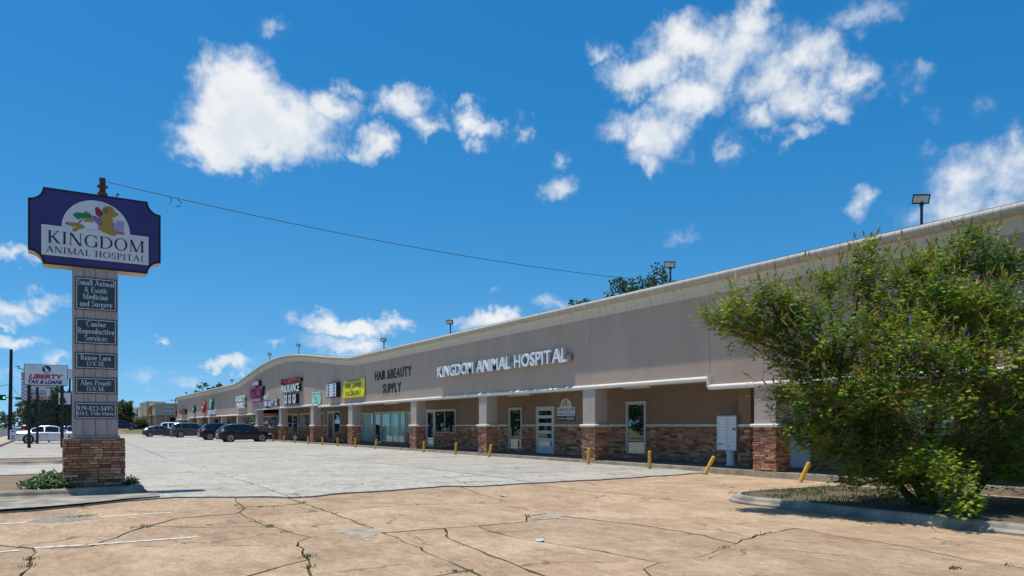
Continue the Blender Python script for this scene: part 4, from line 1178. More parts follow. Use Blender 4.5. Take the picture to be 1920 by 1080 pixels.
def lobe(e):
    pts = [(wx0-e, wz0-e), (wx1+e, wz0-e), (wx1+e, wz1+e)]
    pts += [(wc+(wr+e)*math.cos(rad(t)), max(wz1+e, wz1+(wr+e)*math.sin(rad(t)))) for t in range(0, 181, 6)]
    return pts + [(wx0-e, wz1+e)]
MB().prism(lobe(.012), 'y', SY-.060, SY-.0561).build('panel_edge', 'sign_navy', cab)
wp = MB().prism(lobe(0), 'y', SY-.064, SY-.0601).build('white_panel', 'sign_white', cab)
yl = SY-.0645
serif_text('lettering', 'KINGDOM', -.115, 1.745, 5.315, 5.575, yl-.0035, 'sign_navy', cab, gap=.04)
serif_text('lettering', 'ANIMAL HOSPITAL', -.13, 1.77, 5.115, 5.245, yl-.0035, 'sign_navy', cab, gap=.05)
def LP(pts): return [(fx(100+x/12, SY), zY(100+x/12, 360+y/12, SY)) for x, y in pts]
LOGO = [
 ('gold', [(265,715),(330,700),(430,708),(540,715),(620,640),(730,600),(860,600),(900,690),(660,700),(640,750),(700,790),(690,830),(580,845),(480,905),(425,885),(440,840),(540,775),(430,790),(330,752)]),
 ('iguana_green', [(435,530),(490,490),(560,480),(640,495),(685,490),(730,435),(735,490),(770,460),(775,500),(805,480),(820,515),(860,550),(850,595),(720,600),(600,600),(575,635),(520,600),(470,560)]),
 ('cat_purple', [(870,570),(930,555),(1000,600),(1090,650),(1110,800),(1040,770),(960,690),(900,640)]),
 ('rabbit_white', [(590,720),(640,680),(610,608),(660,662),(712,605),(690,690),(800,692),(920,700),(980,730),(1015,790),(990,850),(900,878),(830,850),(730,850),(680,770)]),
 ('parrot_blue', [(940,380),(985,352),(1040,410),(1075,440),(1102,500),(1080,550),(1015,580),(960,520)]),
 ('parrot_red', [(955,385),(985,360),(1018,375),(1030,440),(1055,530),(1020,565),(985,525),(960,460)]),
 ('gold', [(1110,380),(1180,345),(1260,345),(1330,380),(1365,450),(1430,500),(1440,530),(1400,575),(1310,570),(1315,640),(1340,720),(1345,830),(1370,890),(1480,930),(1590,935),(1600,965),(1540,975),(1400,945),(1405,980),(1330,995),(1260,965),(1120,910),(1000,840),(1020,790),(1100,760),(1100,660),(1030,600),(1060,560),(1110,530),(1105,450)]),
 ('gold_dark', [(1135,400),(1215,375),(1220,450),(1185,525),(1140,480)]),
 ('cat_lilac', [(1345,730),(1430,735),(1435,660),(1480,700),(1565,685),(1570,870),(1520,930),(1450,900),(1350,850)]),
 ('outline', [(1410,500),(1445,510),(1435,535)]), ('outline', [(1285,425),(1310,425),(1310,445),(1285,445)]), ('outline', [(265,715),(310,700),(320,740)])]
for i, (m, pts) in enumerate(LOGO):
    q = LP(pts)
    if m != 'outline':
        n = len(q); ar = sum(q[k][0]*q[(k+1) % n][1]-q[(k+1) % n][0]*q[k][1] for k in range(n)); sgn = 1 if ar > 0 else -1
        e = []
        for k in range(n):
            a, c, d = Vector(q[k-1]), Vector(q[k]), Vector(q[(k+1) % n])
            n1 = Vector(((c-a).y, -(c-a).x)).normalized(); n2 = Vector(((d-c).y, -(d-c).x)).normalized()
            nn = n1+n2; nn = n1 if nn.length < .4 else nn.normalized()
            e.append(tuple(c+nn*.0055*sgn))
        MB().add([(p[0], yl-.0008*i-.0002, p[1]) for p in e], [tuple(range(n))]).build('emblem_outline', 'outline', wp, fix=False)
    MB().add([(p[0], yl-.0008*i-.0006, p[1]) for p in q], [tuple(range(len(q)))]).build('emblem', m, wp, fix=False)
pp = MB().tube([(.93,SY+.2,6.3),(.93,SY+.2,6.60)], .10, 12).tube([(.93,SY+.2,6.60),(.93,SY+.2,6.92)], .062, 12).tube([(.93,SY+.2,6.72),(.93,SY+.2,6.75)], .11, 12)
pp.build('mast', 'rust', py_)
MB().tube([(1.2,SY+.1,6.47),(1.2,SY+.1,6.55),(1.23,SY+.05,6.58)], [.012,.012,.03], 8).build('photocell', 'dark_grey_metal', py_)

# ---- overhead wire from the pylon mast to the roof
A_, B_ = Vector((1.0, SY+.2, 6.86)), Vector((18.35, fy(1283, 18.35), 6.30))
pts = [A_.lerp(B_, i/40) - Vector((0, 0, .62*4*(i/40)*(1-i/40)*.5)) for i in range(41)]
wr_ = thing('overhead_wire', tuple(A_), 'thin dark overhead wire from the pylon mast to the shop roof', 'wire')
MB().tube(pts, .0085, 5).build('cable', 'wire', wr_)
k0 = pts[3]
MB().tube([k0, k0+Vector((.03,0,-.08)), k0+Vector((.01,0,-.15)), k0+Vector((-.03,0,-.16))], .008, 5).tube([k0+Vector((.16,0,-.03)), k0+Vector((.24,0,-.10)), k0+Vector((.2,0,-.18)), k0+Vector((.13,0,-.21))], .009, 5).build('loose_end', 'wire', wr_)

# ================================================================== BOLLARDS, LETTER BOXES, BENCH, WALL SIGN
BO = [(1500,24,'leaning hard beside the kerbed bush island'), (1322,27,'leaning in front of the letter boxes'), (1218,0,'upright in front of the tall reflecting window'), (1103,3,'just left of the second stone column'),
      (917,10,'tilting beside the third stone column'), (853.5,5,'between the third and fourth stone columns'), (794.5,1,'beside the fourth stone column'), (703.5,9,'tilting before the shuttered shop door'),
      (666,0,'close to the stone column under the lease banner'), (633,0,'before the pallet bench'), (604.5,0,'before the shop left of the pallet bench'), (577.5,0,'before the column with the mint banner'),
      (553,0,'before the glazed office door'), (532.5,0,'beside the column left of the office door'), (512,0,'at the nose of the nearest black car')]
proto = None
for k, (px, tilt, word) in enumerate(BO):
    X = 17.02; y = fy(px, X)
    t = thing('bollard', (X, y, gz(y)), 'short yellow steel bollard ' + word, 'bollard', 'yellow bollards along the shop walk')
    b = MB().tube([(0,0,-.12),(0,0,.57),(0,0,.595),(0,0,.605)], [.058,.058,.05,.02], 14)
    Rm = Matrix.Rotation(rad(tilt), 4, Vector((SA, CA, 0)))
    b.xf(Rm); 
    o = b.build('post', 'bollard_yellow', t, local=True)
    MB().tube([(0,0,-.06),(0,0,.012)], [.11,.09], 10).build('footing', 'kerb_grey', t, local=True)
# cluster letter box
ly0, ly1 = fy(1383, 19.25), fy(1346, 19.25); lx = 19.2
lb = thing('letter_box_unit', (lx+.2, (ly0+ly1)/2, .115), 'white cluster letter box unit on a pedestal against the stone wainscot', 'mailbox')
zb0, zb1 = .62, 1.78
cb_ = MB().box(lx, lx+.45, ly0, ly1, zb0, zb1).build('cabinet', 'alu', lb)
ym = (ly0+ly1)/2
for side in (0, 1):
    ya, yb = (ly0+.015, ym-.006) if side else (ym+.006, ly1-.015)
    n = 8 if not side else 9
    top = zb1-.03; h = .092
    for i in range(n):
        d = MB().box(lx-.012, lx-.0005, ya, yb, top-h*(i+1)+.007, top-h*i-.007).build('letter_door', 'white_enamel', cb_)
        if i % 1 == 0: MB().box(lx-.016, lx-.0122, yb-.07, yb-.04, top-h*(i+.62), top-h*(i+.42)).build('lock', 'dark_grey_metal', lb)
    MB().box(lx-.012, lx-.0005, ya, yb, zb0+.03, top-h*n-.005).build('parcel_door', 'white_enamel', cb_)
b = MB()
for i, yy in enumerate((ym+.30, ym+.24, ym+.12)): b.box(lx-.016, lx-.0122, yy-.02, yy+.015, .80, .86)
b.box(lx-.016, lx-.0122, ym-.09, ym-.06, .72, .80).box(lx-.016, lx-.0122, ly1-.07, ly1-.05, .72, .86)
b.build('marks', 'letter_black', cb_)
MB().box(lx-.0165, lx-.0123, ly0+.03, ly0+.16, 1.30, 1.36).build('notice', 'panel_slate', cb_)
MB().tube([(lx+.22,ym,.115),(lx+.22,ym,.16),(lx+.22,ym,.45),(lx+.22,ym,.60),(lx+.22,ym,.619)], [.20,.15,.14,.19,.22], 14).build('pedestal', 'white_enamel', lb)
# animal-hospital wall plaque beside the door
wy1, wy0 = fy(1044.5, BX-.03), fy(1078, BX-.03); wm = (wy0+wy1)/2
pl = thing('wall_plaque', (BX-.03, wm, 1.66), 'white arched hospital plaque with animal emblem beside the white door', 'sign')
z0p, zmid, zsl = 1.68, 1.90, 2.30
hw = (wy1-wy0)/2
f = MB().prism([(wm-hw, zmid), (wm+hw, zmid), (wm+hw, zsl)] + [(wm+hw*.62*math.cos(rad(t)), zsl+.40*math.sin(rad(t))) for t in range(0,181,12)] + [(wm-hw, zsl)], 'x', BX-.035, BX-.002).build('board', 'sign_white', pl)
MB().box(BX-.033, BX-.002, wm-hw, wm+hw, z0p-.02, zmid-.008).build('lower_board', 'panel_slate', pl)
letters('KINGDOM', (BX-.036, wy1-.06, 2.10), U_, N_, 2*hw-.12, .15, .004, 'panel_slate', pl)
letters('ANIMAL HOSPITAL', (BX-.036, wy1-.06, 1.95), U_, N_, 2*hw-.12, .09, .004, 'panel_slate', pl)
b = MB()
for i in range(3): b.box(BX-.037, BX-.034, wm-hw+.06, wm-.06, 1.72+.05*i, 1.74+.05*i)
b.box(BX-.037, BX-.034, wm+.06, wm+hw-.06, 1.76, 1.79); b.build('small_print', 'panel_line', pl)
for m, pts in (('gold', [(-.02,2.33),(.10,2.36),(.06,2.5),(.02,2.64),(-.06,2.66),(-.10,2.58),(-.10,2.36)]), ('iguana_green', [(.10,2.45),(.30,2.42),(.24,2.50),(.12,2.52)]), ('gold_dark', [(.12,2.32),(.34,2.34),(.2,2.40)]), ('parrot_red', [(.02,2.5),(.10,2.55),(.06,2.62)]), ('cat_lilac', [(-.14,2.33),(-.26,2.34),(-.24,2.46),(-.15,2.44)])):
    MB().prism([(wm+p[0], p[1]) for p in pts], 'x', BX-.04-.001*len(m)*.2, BX-.0351).build('emblem', m, pl)
# bench knocked together from pallets
qy1, qy0 = fy(619, 18.6), fy(650, 18.6)
be = thing('pallet_bench', (18.9, (qy0+qy1)/2, .115), 'low bench of orange-brown pallet boards under the soffit', 'bench')
for i in range(5): MB().box(18.4+.14*i, 18.51+.14*i, qy0, qy1, .38, .405).build('seat_board', 'pallet_wood', be)
for i in range(3): MB().box(18.42+.27*i, 18.52+.27*i, qy0+.05, qy1-.05, .28, .379).build('bearer', 'pallet_wood', be)
for yy in (qy0+.05, qy1-.17):
    for xx in (18.42, 18.95): MB().box(xx, xx+.1, yy, yy+.12, .115, .279).build('leg', 'pallet_wood', be)
sy0 = qy0-.03
for i in range(6): MB().box(18.40, 19.05, sy0-.07, sy0-.045, .42+.17*i, .53+.17*i).build('back_board', 'pallet_wood', be)
for xx in (18.45, 18.92): MB().box(xx, xx+.09, sy0-.044, sy0-.004, .42, 1.48).build('back_post', 'pallet_wood', be)

# ================================================================== CARS
def car_mesh_paint(name, col, metal=.15, rough=.30):
    m = flat(name, col, rough, coat=.28, metal=metal, scale=3, spec=.3); return name
car_mesh_paint('paint_black', (.010,.011,.014)); car_mesh_paint('paint_navyblack', (.007,.010,.020)); car_mesh_paint('paint_grey', (.055,.062,.075)); car_mesh_paint('paint_dgrey', (.045,.052,.066))
car_mesh_paint('paint_silver', (.62,.65,.68), .25); car_mesh_paint('paint_white', (.75,.76,.78), 0); car_mesh_paint('paint_blue', (.01,.03,.26), .2); car_mesh_paint('paint_darkblue', (.008,.016,.07), .2); car_mesh_paint('paint_red', (.30,.01,.015), .1)
SHAPES = {   # t, z bottom, z shoulder, z top, half width, half top width  (unit length/height, real widths scaled)
 'suv': [(0,.42,.78,.86,.80,.70),(.012,.30,.90,1.02,.87,.72),(.05,.24,.98,1.14,.915,.72),(.15,.22,1.01,1.55,.92,.62),(.24,.21,1.015,1.62,.92,.63),(.45,.21,1.00,1.645,.92,.64),(.58,.21,.99,1.59,.92,.63),(.66,.21,.98,1.40,.92,.67),(.755,.21,.96,1.09,.92,.74),(.80,.21,.94,1.03,.915,.74),(.92,.23,.84,.93,.89,.70),(.98,.27,.68,.80,.82,.62),(1,.36,.56,.64,.70,.52)],
 'boxy': [(0,.42,.80,.92,.84,.74),(.008,.28,.98,1.10,.90,.76),(.03,.23,1.02,1.30,.93,.72),(.075,.22,1.04,1.64,.935,.66),(.16,.21,1.04,1.74,.935,.66),(.45,.21,1.02,1.76,.935,.67),(.58,.21,1.01,1.70,.935,.66),(.66,.21,1.0,1.46,.935,.70),(.745,.21,.99,1.15,.93,.78),(.79,.22,.98,1.10,.93,.78),(.92,.24,.92,1.02,.91,.76),(.985,.28,.74,.88,.86,.70),(1,.36,.60,.70,.76,.6)],
 'sedan': [(0,.40,.66,.78,.78,.70),(.012,.28,.80,.93,.86,.72),(.05,.22,.86,1.00,.90,.72),(.17,.20,.88,1.04,.91,.70),(.24,.19,.89,1.20,.91,.64),(.36,.19,.89,1.43,.91,.57),(.48,.19,.88,1.45,.91,.57),(.58,.19,.87,1.38,.91,.58),(.66,.19,.86,1.19,.91,.64),(.745,.19,.85,.97,.905,.74),(.80,.20,.83,.92,.90,.74),(.92,.21,.75,.83,.87,.70),(.98,.25,.62,.70,.80,.62),(1,.34,.50,.56,.68,.52)],
 'hatch': [(0,.40,.70,.82,.78,.70),(.012,.28,.84,.96,.86,.72),(.06,.22,.90,1.08,.89,.70),(.15,.20,.92,1.27,.90,.62),(.25,.19,.92,1.42,.90,.58),(.40,.19,.91,1.48,.90,.58),(.52,.19,.90,1.45,.90,.58),(.62,.19,.89,1.27,.90,.63),(.745,.19,.87,1.0,.90,.74),(.80,.20,.85,.95,.90,.74),(.92,.21,.77,.85,.87,.70),(.98,.25,.62,.70,.80,.62),(1,.34,.50,.56,.68,.52)]}
def car(name, label, kind, paint, L, hk, wheel_r, xc, yc, heading=0.0, z=0.0, rear_ax=.195, front_ax=.80, clad=False, chrome=False, group=None):
    st = SHAPES[kind]; wk = 1.0
    def at(t):
        for a, c in zip(st, st[1:]):
            if t <= c[0]:
                f = (t-a[0])/max(1e-6, c[0]-a[0]); f2 = f
                return [a[i]+(c[i]-a[i])*f2 for i in range(6)]
        return list(st[-1])
    top = max(s[3] for s in st)
    X = lambda t: -L/2+L*t
    root = thing(name, (xc, yc, z), label, 'car', group)
    root.rotation_euler = (0, 0, heading)
    ts = sorted(set([s[0] for s in st] + [i/26 for i in range(27)]))
    def half(t):
        _, zb, zs, zt, w, tw = at(t); zt_ = zs+(zt-zs)*1.0
        k = hk/top
        return [(w*.86, zb*k), (w*.965, (zb+.10)*k), (w, (zb*.55+zs*.45)*k), (w*.985, (zs-.03)*k), (w*.95, zs*k), (tw+.012, (zt_-.035)*k), (tw-.06, zt_*k), (tw*.5, (zt_+.012)*k), (0, (zt_+.016)*k)]
    b = MB(); n = 17
    for t in ts:
        h = half(t)
        ring = [(X(t), -p[0], p[1]) for p in h] + [(X(t), p[0], p[1]) for p in h[-2::-1]]
        b.v += ring
    for i in range(len(ts)-1):
        for k in range(n-1): b.f.append((i*n+k, i*n+k+1, (i+1)*n+k+1, (i+1)*n+k))
        b.f.append((i*n+n-1, i*n, (i+1)*n, (i+1)*n+n-1))
    b.f += [tuple(range(n)), tuple(range((len(ts)-1)*n, len(ts)*n))]
    body = b.build('body', paint, root, local=True, smooth=True)
    em = body.modifiers.new('es', 'EDGE_SPLIT'); em.split_angle = rad(38)
    def surf(t, s, out=.008):                       # point on the side glass plane; s 0 shoulder .. 1 roof
        h = half(t); a, c = h[4], h[5]
        return (a[0]+(c[0]-a[0])*s+out, a[1]+(c[1]-a[1])*s+out*.5)
    if kind == 'sedan': wins = [(.235,.40),(.415,.60),(.61,.70)]
    elif kind == 'hatch': wins = [(.13,.27),(.285,.44),(.455,.62),(.63,.70)]
    elif kind == 'boxy': wins = [(.085,.215),(.245,.42),(.44,.62),(.63,.70)]
    else: wins = [(.13,.235),(.25,.43),(.445,.62),(.63,.71)]
    for sd in (-1, 1):
        for a, c in wins:
            g = MB(); m_ = 6
            for i in range(m_+1):
                t = a+(c-a)*i/m_
                for s in (.10, .90):
                    y, z_ = surf(t, s); g.v.append((X(t), sd*y, z_))
            for i in range(m_): g.f.append((2*i, 2*i+1, 2*i+3, 2*i+2))
            g.build('side_window', 'car_glass', root, local=True, fix=False)
        if chrome:
            g = MB(); tt = [wins[0][0]-.01+(wins[-1][1]-wins[0][0])*i/14 for i in range(15)]
            g.tube([(X(t), sd*surf(t, .97, .012)[0], surf(t, .97, .012)[1]) for t in tt], .012, 5)
            g.build('window_trim', 'chrome', root, local=True)
    def cross(t0, t1, nm, k0=5):
        g = MB(); m_ = 5
        for i in range(m_+1):
            t = t0+(t1-t0)*i/m_; h = half(t)
            row = [(-h[5][0]+.05, h[5][1]), (-h[6][0], h[6][1]), (-h[7][0], h[7][1]), (0, h[8][1]), (h[7][0], h[7][1]), (h[6][0], h[6][1]), (h[5][0]-.05, h[5][1])]
            g.v += [(X(t), p[0], p[1]+.010) for p in row]
        for i in range(m_):
            for k in range(6): g.f.append((i*7+k, i*7+k+1, (i+1)*7+k+1, (i+1)*7+k))
        g.build(nm, 'car_glass', root, local=True, fix=False, smooth=True)
    if kind == 'sedan': cross(.185,.345,'rear_window'); cross(.595,.735,'windscreen')
    elif kind == 'hatch': cross(.07,.22,'rear_window'); cross(.535,.735,'windscreen')
    elif kind == 'boxy': cross(.033,.073,'rear_window'); cross(.59,.735,'windscreen')
    else: cross(.056,.145,'rear_window'); cross(.59,.745,'windscreen')
    W2 = at(.5)[4]
    for t in (rear_ax, front_ax):
        for sd in (-1, 1):
            x = X(t); yo = sd*(at(t)[4]*.995+.006)
            MB().tube([(x, yo-sd*.32, wheel_r), (x, yo, wheel_r)], wheel_r*1.16, 22).build('wheel_arch', 'clad', root, local=True)
            yo2 = sd*(at(t)[4]+.018)
            w = thing('wheel', (0,0,0), None, None); w.parent = root; w.location = (x, yo2-sd*.11, wheel_r); ORG[w] = Vector((0,0,0))
            ty = MB(); pr = [(-.11, .62), (-.11,.93), (-.085,1.0), (.085,1.0), (.105,.95), (.11,.80), (.095,.66)]
            for q, rr in pr: ty.v += [(wheel_r*rr*math.cos(2*math.pi*k/24), sd*q, wheel_r*rr*math.sin(2*math.pi*k/24)) for k in range(24)]
            for i in range(len(pr)-1):
                for k in range(24): ty.f.append((i*24+k, i*24+(k+1) % 24, (i+1)*24+(k+1) % 24, (i+1)*24+k))
            ty.build('tyre', 'tyre', w, local=True, smooth=True)
            rm = MB(); rr = wheel_r*.68
            MB().tube([(0, -sd*.05, 0), (0, sd*.055, 0)], rr*.98, 20).build('hub_well', 'clad', w, local=True)
            for k in range(20):
                a0, a1 = 2*math.pi*k/20, 2*math.pi*(k+1)/20
                rm.add([(rr*f*math.cos(a), sd*.098, rr*f*math.sin(a)) for a in (a0, a1) for f in (.86, 1.0)], [(0,1,3,2)])
            ns = 5 if kind != 'suv' else 10
            for k in range(ns):
                a = 2*math.pi*k/ns+.3; hw_ = .15 if ns == 5 else .085
                ca, sa = math.cos(a), math.sin(a)
                def rp(r_, o_): return (rr*(r_*ca-o_*sa), sd*(.088 if r_ < .5 else .097), rr*(r_*sa+o_*ca))
                rm.add([rp(.10,-hw_), rp(.92,-hw_*.9), rp(.92,hw_*.9), rp(.10,hw_)], [(0,1,2,3)])
            rm.add([(rr*.24*math.cos(2*math.pi*k/12), sd*.102, rr*.24*math.sin(2*math.pi*k/12)) for k in range(12)], [tuple(range(12))])
            rm.build('rim', 'rim', w, local=True, fix=False)
    k = hk/top
    for sd in (-1, 1):
        y1 = at(.02)[4]*.99
        zt = (at(.03)[2]-.02)*k
        g = MB()
        for t, yy in ((.002, y1*.66), (.004, y1*.93), (.022, y1+.012), (.075, at(.075)[4]+.006)):
            hgt = .15 if t < .05 else .07
            g.v += [(X(t)-.012, sd*yy, zt-hgt), (X(t)-.012, sd*yy, zt+.01)]
        g.f = [(0,1,3,2),(2,3,5,4),(4,5,7,6)]
        o = g.build('tail_lamp', 'tail_red', root, local=True, fix=False); o.modifiers.new('t', 'SOLIDIFY').thickness = .02
        g = MB(); zf = (at(.95)[2]-.02)*k
        for t in (.90, .94, .972): g.v += [(X(t)+.01, sd*(at(t)[4]*.985+.012), zf-.10), (X(t)+.01, sd*(at(t)[4]*.97+.012), zf+.02)]
        g.f = [(0,1,3,2),(2,3,5,4)]
        o = g.build('head_lamp', 'lamp_clear', root, local=True, fix=False); o.modifiers.new('t', 'SOLIDIFY').thickness = .02
        mb = MB(); yy = sd*(W2+.02); xm, zm = X(.675), (at(.675)[2]+.05)*k
        mb.add([(xm-.06,yy,zm-.06),(xm+.10,yy,zm-.05),(xm+.10,yy,zm+.06),(xm-.06,yy,zm+.08),(xm-.05,yy+sd*.20,zm-.03),(xm+.05,yy+sd*.19,zm-.02),(xm+.05,yy+sd*.19,zm+.08),(xm-.05,yy+sd*.20,zm+.09)],
               [(0,1,2,3),(4,5,6,7),(0,1,5,4),(1,2,6,5),(2,3,7,6),(3,0,4,7)])
        mb.build('mirror', paint, root, local=True)
        for t in (.30, .48):
            yy = at(t)[4]*.985*sd; zz = (at(t)[2]-.10)*k
            MB().box(X(t), X(t)+.19, min(yy, yy+sd*.03), max(yy, yy+sd*.03), zz-.015, zz+.015).build('door_handle', 'chrome' if chrome else paint, root, local=True)
        for t in (.25, .435, .625):
            if t < .3 and kind == 'sedan': t = .26
            g = MB(); rows = half(t); pts = [(X(t), sd*(p[0]+.003), p[1]) for p in rows[1:5]]
            g.tube(pts, .006, 4); g.build('door_seam', 'letter_black', root, local=True)
        if clad:
            g = MB(); a, c = rear_ax+.085, front_ax-.085
            g.box(X(a), X(c), min(sd*(W2-.10), sd*(W2+.006)), max(sd*(W2-.10), sd*(W2+.006)), .22*k, .36*k); g.build('sill_cladding', 'clad', root, local=True)
    MB().box(X(0)-.012, X(0)+.02, -.26, .26, .62*k, .75*k).build('number_plate', 'plate', root, local=True)
    MB().box(X(0)-.005, X(.06), -.70, .70, .27*k, .43*k).build('rear_bumper', 'clad' if clad else paint, root, local=True)
    return root
car('parked_car', 'nearest black crossover parked nose-in to the shops', 'suv', 'paint_navyblack', 4.63, 1.645, .365, 14.62, 69.2, clad=True, chrome=True, rear_ax=.205, front_ax=.785)
car('parked_car', 'black rounded crossover second from the right in the row', 'suv', 'paint_black', 4.66, 1.69, .36, 14.72, 79.6, rear_ax=.20, front_ax=.785)
car('parked_car', 'dark grey boxy sport utility between black crossover and grey hatchback', 'boxy', 'paint_grey', 5.0, 1.80, .39, 14.65, 98.5, chrome=True, rear_ax=.21, front_ax=.79)
car('parked_car', 'dark grey fastback car at the left end of the parked row', 'hatch', 'paint_dgrey', 4.45, 1.47, .325, 11.95, 106, chrome=True)
car('parked_car', 'white sport utility showing between the two dark grey cars', 'boxy', 'paint_white', 5.1, 1.92, .38, 15.0, 113.5)
car('parked_car', 'silver sedan behind the twin-post tax sign', 'sedan', 'paint_silver', 5.1, 1.46, .345, -.12, 71.6, chrome=True, rear_ax=.195, front_ax=.785)
car('parked_car', 'bright blue sedan just beyond the silver sedan', 'sedan', 'paint_blue', 4.7, 1.45, .33, 1.6, 84)
car('parked_car', 'dark blue sport utility on the raised bank beyond the shops', 'suv', 'paint_darkblue', 4.9, 1.75, .37, 10.7, 152, z=.68)
for i, (x, y, pt, kd, zz, wd) in enumerate(((-2.2,150,'paint_red','sedan',.55,'red sedan far off in front of the trees'), (.6,158,'paint_darkblue','boxy',.8,'dark blue tall car far off in front of the trees'), (3.6,150,'paint_red','suv',.6,'dull red crossover far off beside the pillar'),
      (-11.2,172,'paint_white','sedan',-.12,'white sedan on the road by the small yard sign'), (-14.6,230,'paint_silver','suv',-.12,'silver crossover on the road far off'), (-12.0,300,'paint_white','boxy',-.12,'white tall car on the road in the distance'),
      (-16.5,190,'paint_dgrey','sedan',-.12,'grey sedan on the road at the left edge'), (-9.0,270,'paint_silver','sedan',-.12,'silver sedan on the road, small, right of the dark pole'))):
    car('distant_car', wd, kd, pt, 4.7, 1.8 if kd == 'boxy' else 1.5 if kd == 'sedan' else 1.68, .34, x, y, heading=(0 if i < 3 else rad(90 if i % 2 else -90)), z=zz, group='cars in the distance')
# ================================================================== PLANTS
def leaf_quad(b, p, d, n, L, w):
    """one pointed leaf: p base, d direction, n face normal"""
    s = d.cross(n).normalized()*w
    b.v += [tuple(p), tuple(p+d*L*.45+s), tuple(p+d*L), tuple(p+d*L*.45-s)]
    k = len(b.v); b.f.append((k-4, k-3, k-2, k-1))
def rdir(r):
    z = r.uniform(-1, 1); a = r.uniform(0, 2*math.pi); q = math.sqrt(1-z*z)
    return Vector((q*math.cos(a), q*math.sin(a), z))
def limb(b, p0, p1, r0, r1, r, bend=.12, n=6, sides=6):
    p0, p1 = Vector(p0), Vector(p1); L = (p1-p0).length
    o = rdir(r)*L*bend
    pts = [p0.lerp(p1, i/n) + o*math.sin(math.pi*i/n) + rdir(r)*L*.012*(0 < i < n) for i in range(n+1)]
    b.tube(pts, [r0+(r1-r0)*i/n for i in range(n+1)], sides)
    return pts

# ---- the big chaste-tree bush on the island
rb = random.Random(77)
BC = Vector((13.75, 7.35, gz(7.35)+.13))
bush = thing('bush', tuple(BC), 'tall spreading green bush with yellowish flower spikes on the kerbed island', 'bush')
def bpt(px, py, dep):
    x, y = ray(px); return Vector((x*dep, y*dep, EYE+(HORIZON-py)/FPX*dep))
# crown lobes placed in space: centre, radius
LOB = []
for px, py, dep, rr in [(1388,585,14.4,.52),(1440,560,14.2,.45),(1365,615,14.6,.35),(1430,620,14.3,.42),(1500,600,14.2,.72),(1545,540,14.6,.55),(1620,530,14.8,.60),(1560,640,13.6,.85),(1500,700,14.2,.70),
     (1490,790,13.9,.58),(1560,760,13.4,.85),(1640,600,14.6,.90),(1720,540,15.0,.80),(1770,500,14.6,.60),(1840,490,14.2,.62),(1900,520,14.2,.70),(1700,660,13.2,.95),(1640,740,13.2,.90),(1640,850,13.4,.62),(1560,850,13.8,.40),
     (1800,600,13.8,.95),(1880,610,13.4,.85),(1800,700,12.9,.85),(1900,700,12.8,.85),(1740,770,12.6,.72),(1860,790,12.9,.72),(1720,870,12.6,.52),(1780,905,12.0,.42),(1810,945,11.7,.26),(1960,600,13.6,1.0),(2020,700,13.2,1.0),(1990,800,13.2,.8),
     (1700,600,15.6,1.0),(1850,640,15.2,1.0),(1600,700,15.2,.9),(1780,560,13.6,.7),(1930,880,13.2,.6),(1850,880,13.4,.55),(1470,660,14.2,.4),(1455,740,14.3,.3),(1500,830,14.2,.42),(1550,815,13.9,.55),(1610,870,13.9,.5),(1665,905,13.7,.42),(1740,920,13.2,.36),(1520,760,14.4,.5),(1470,600,14.4,.45),(1340,600,14.5,.28),(1400,640,14.5,.3),(1680,820,13.4,.75),(1760,840,13.2,.75),(1620,800,13.9,.7),(1700,900,13.4,.5),(1840,850,13.6,.7),(1900,830,14.0,.8),(1780,760,14.4,.9),(1900,760,14.4,.9),(1660,690,14.6,.9),(1540,690,14.2,.6),(1950,900,13.6,.6),(1590,905,14.2,.25),(1620,480,14.9,.28),(1700,500,14.9,.4),(1820,455,14.4,.28)]:
    LOB.append((bpt(px+6, py+5, dep*.962), rr*.90))
st = MB(); tw = MB()
stems = []
for i in range(9):
    a = 2*math.pi*i/9+rb.uniform(-.2,.2)
    p0 = BC + Vector((.28*math.cos(a), .28*math.sin(a), -.1))
    tgt = BC + Vector((1.35*math.cos(a)+rb.uniform(-.3,.3), 1.35*math.sin(a)+rb.uniform(-.3,.3), rb.uniform(1.6, 2.5)))
    stems.append(limb(st, p0, tgt, rb.uniform(.05,.085), .035, rb, .10))
lf, sp, fl = MB(), MB(), MB()
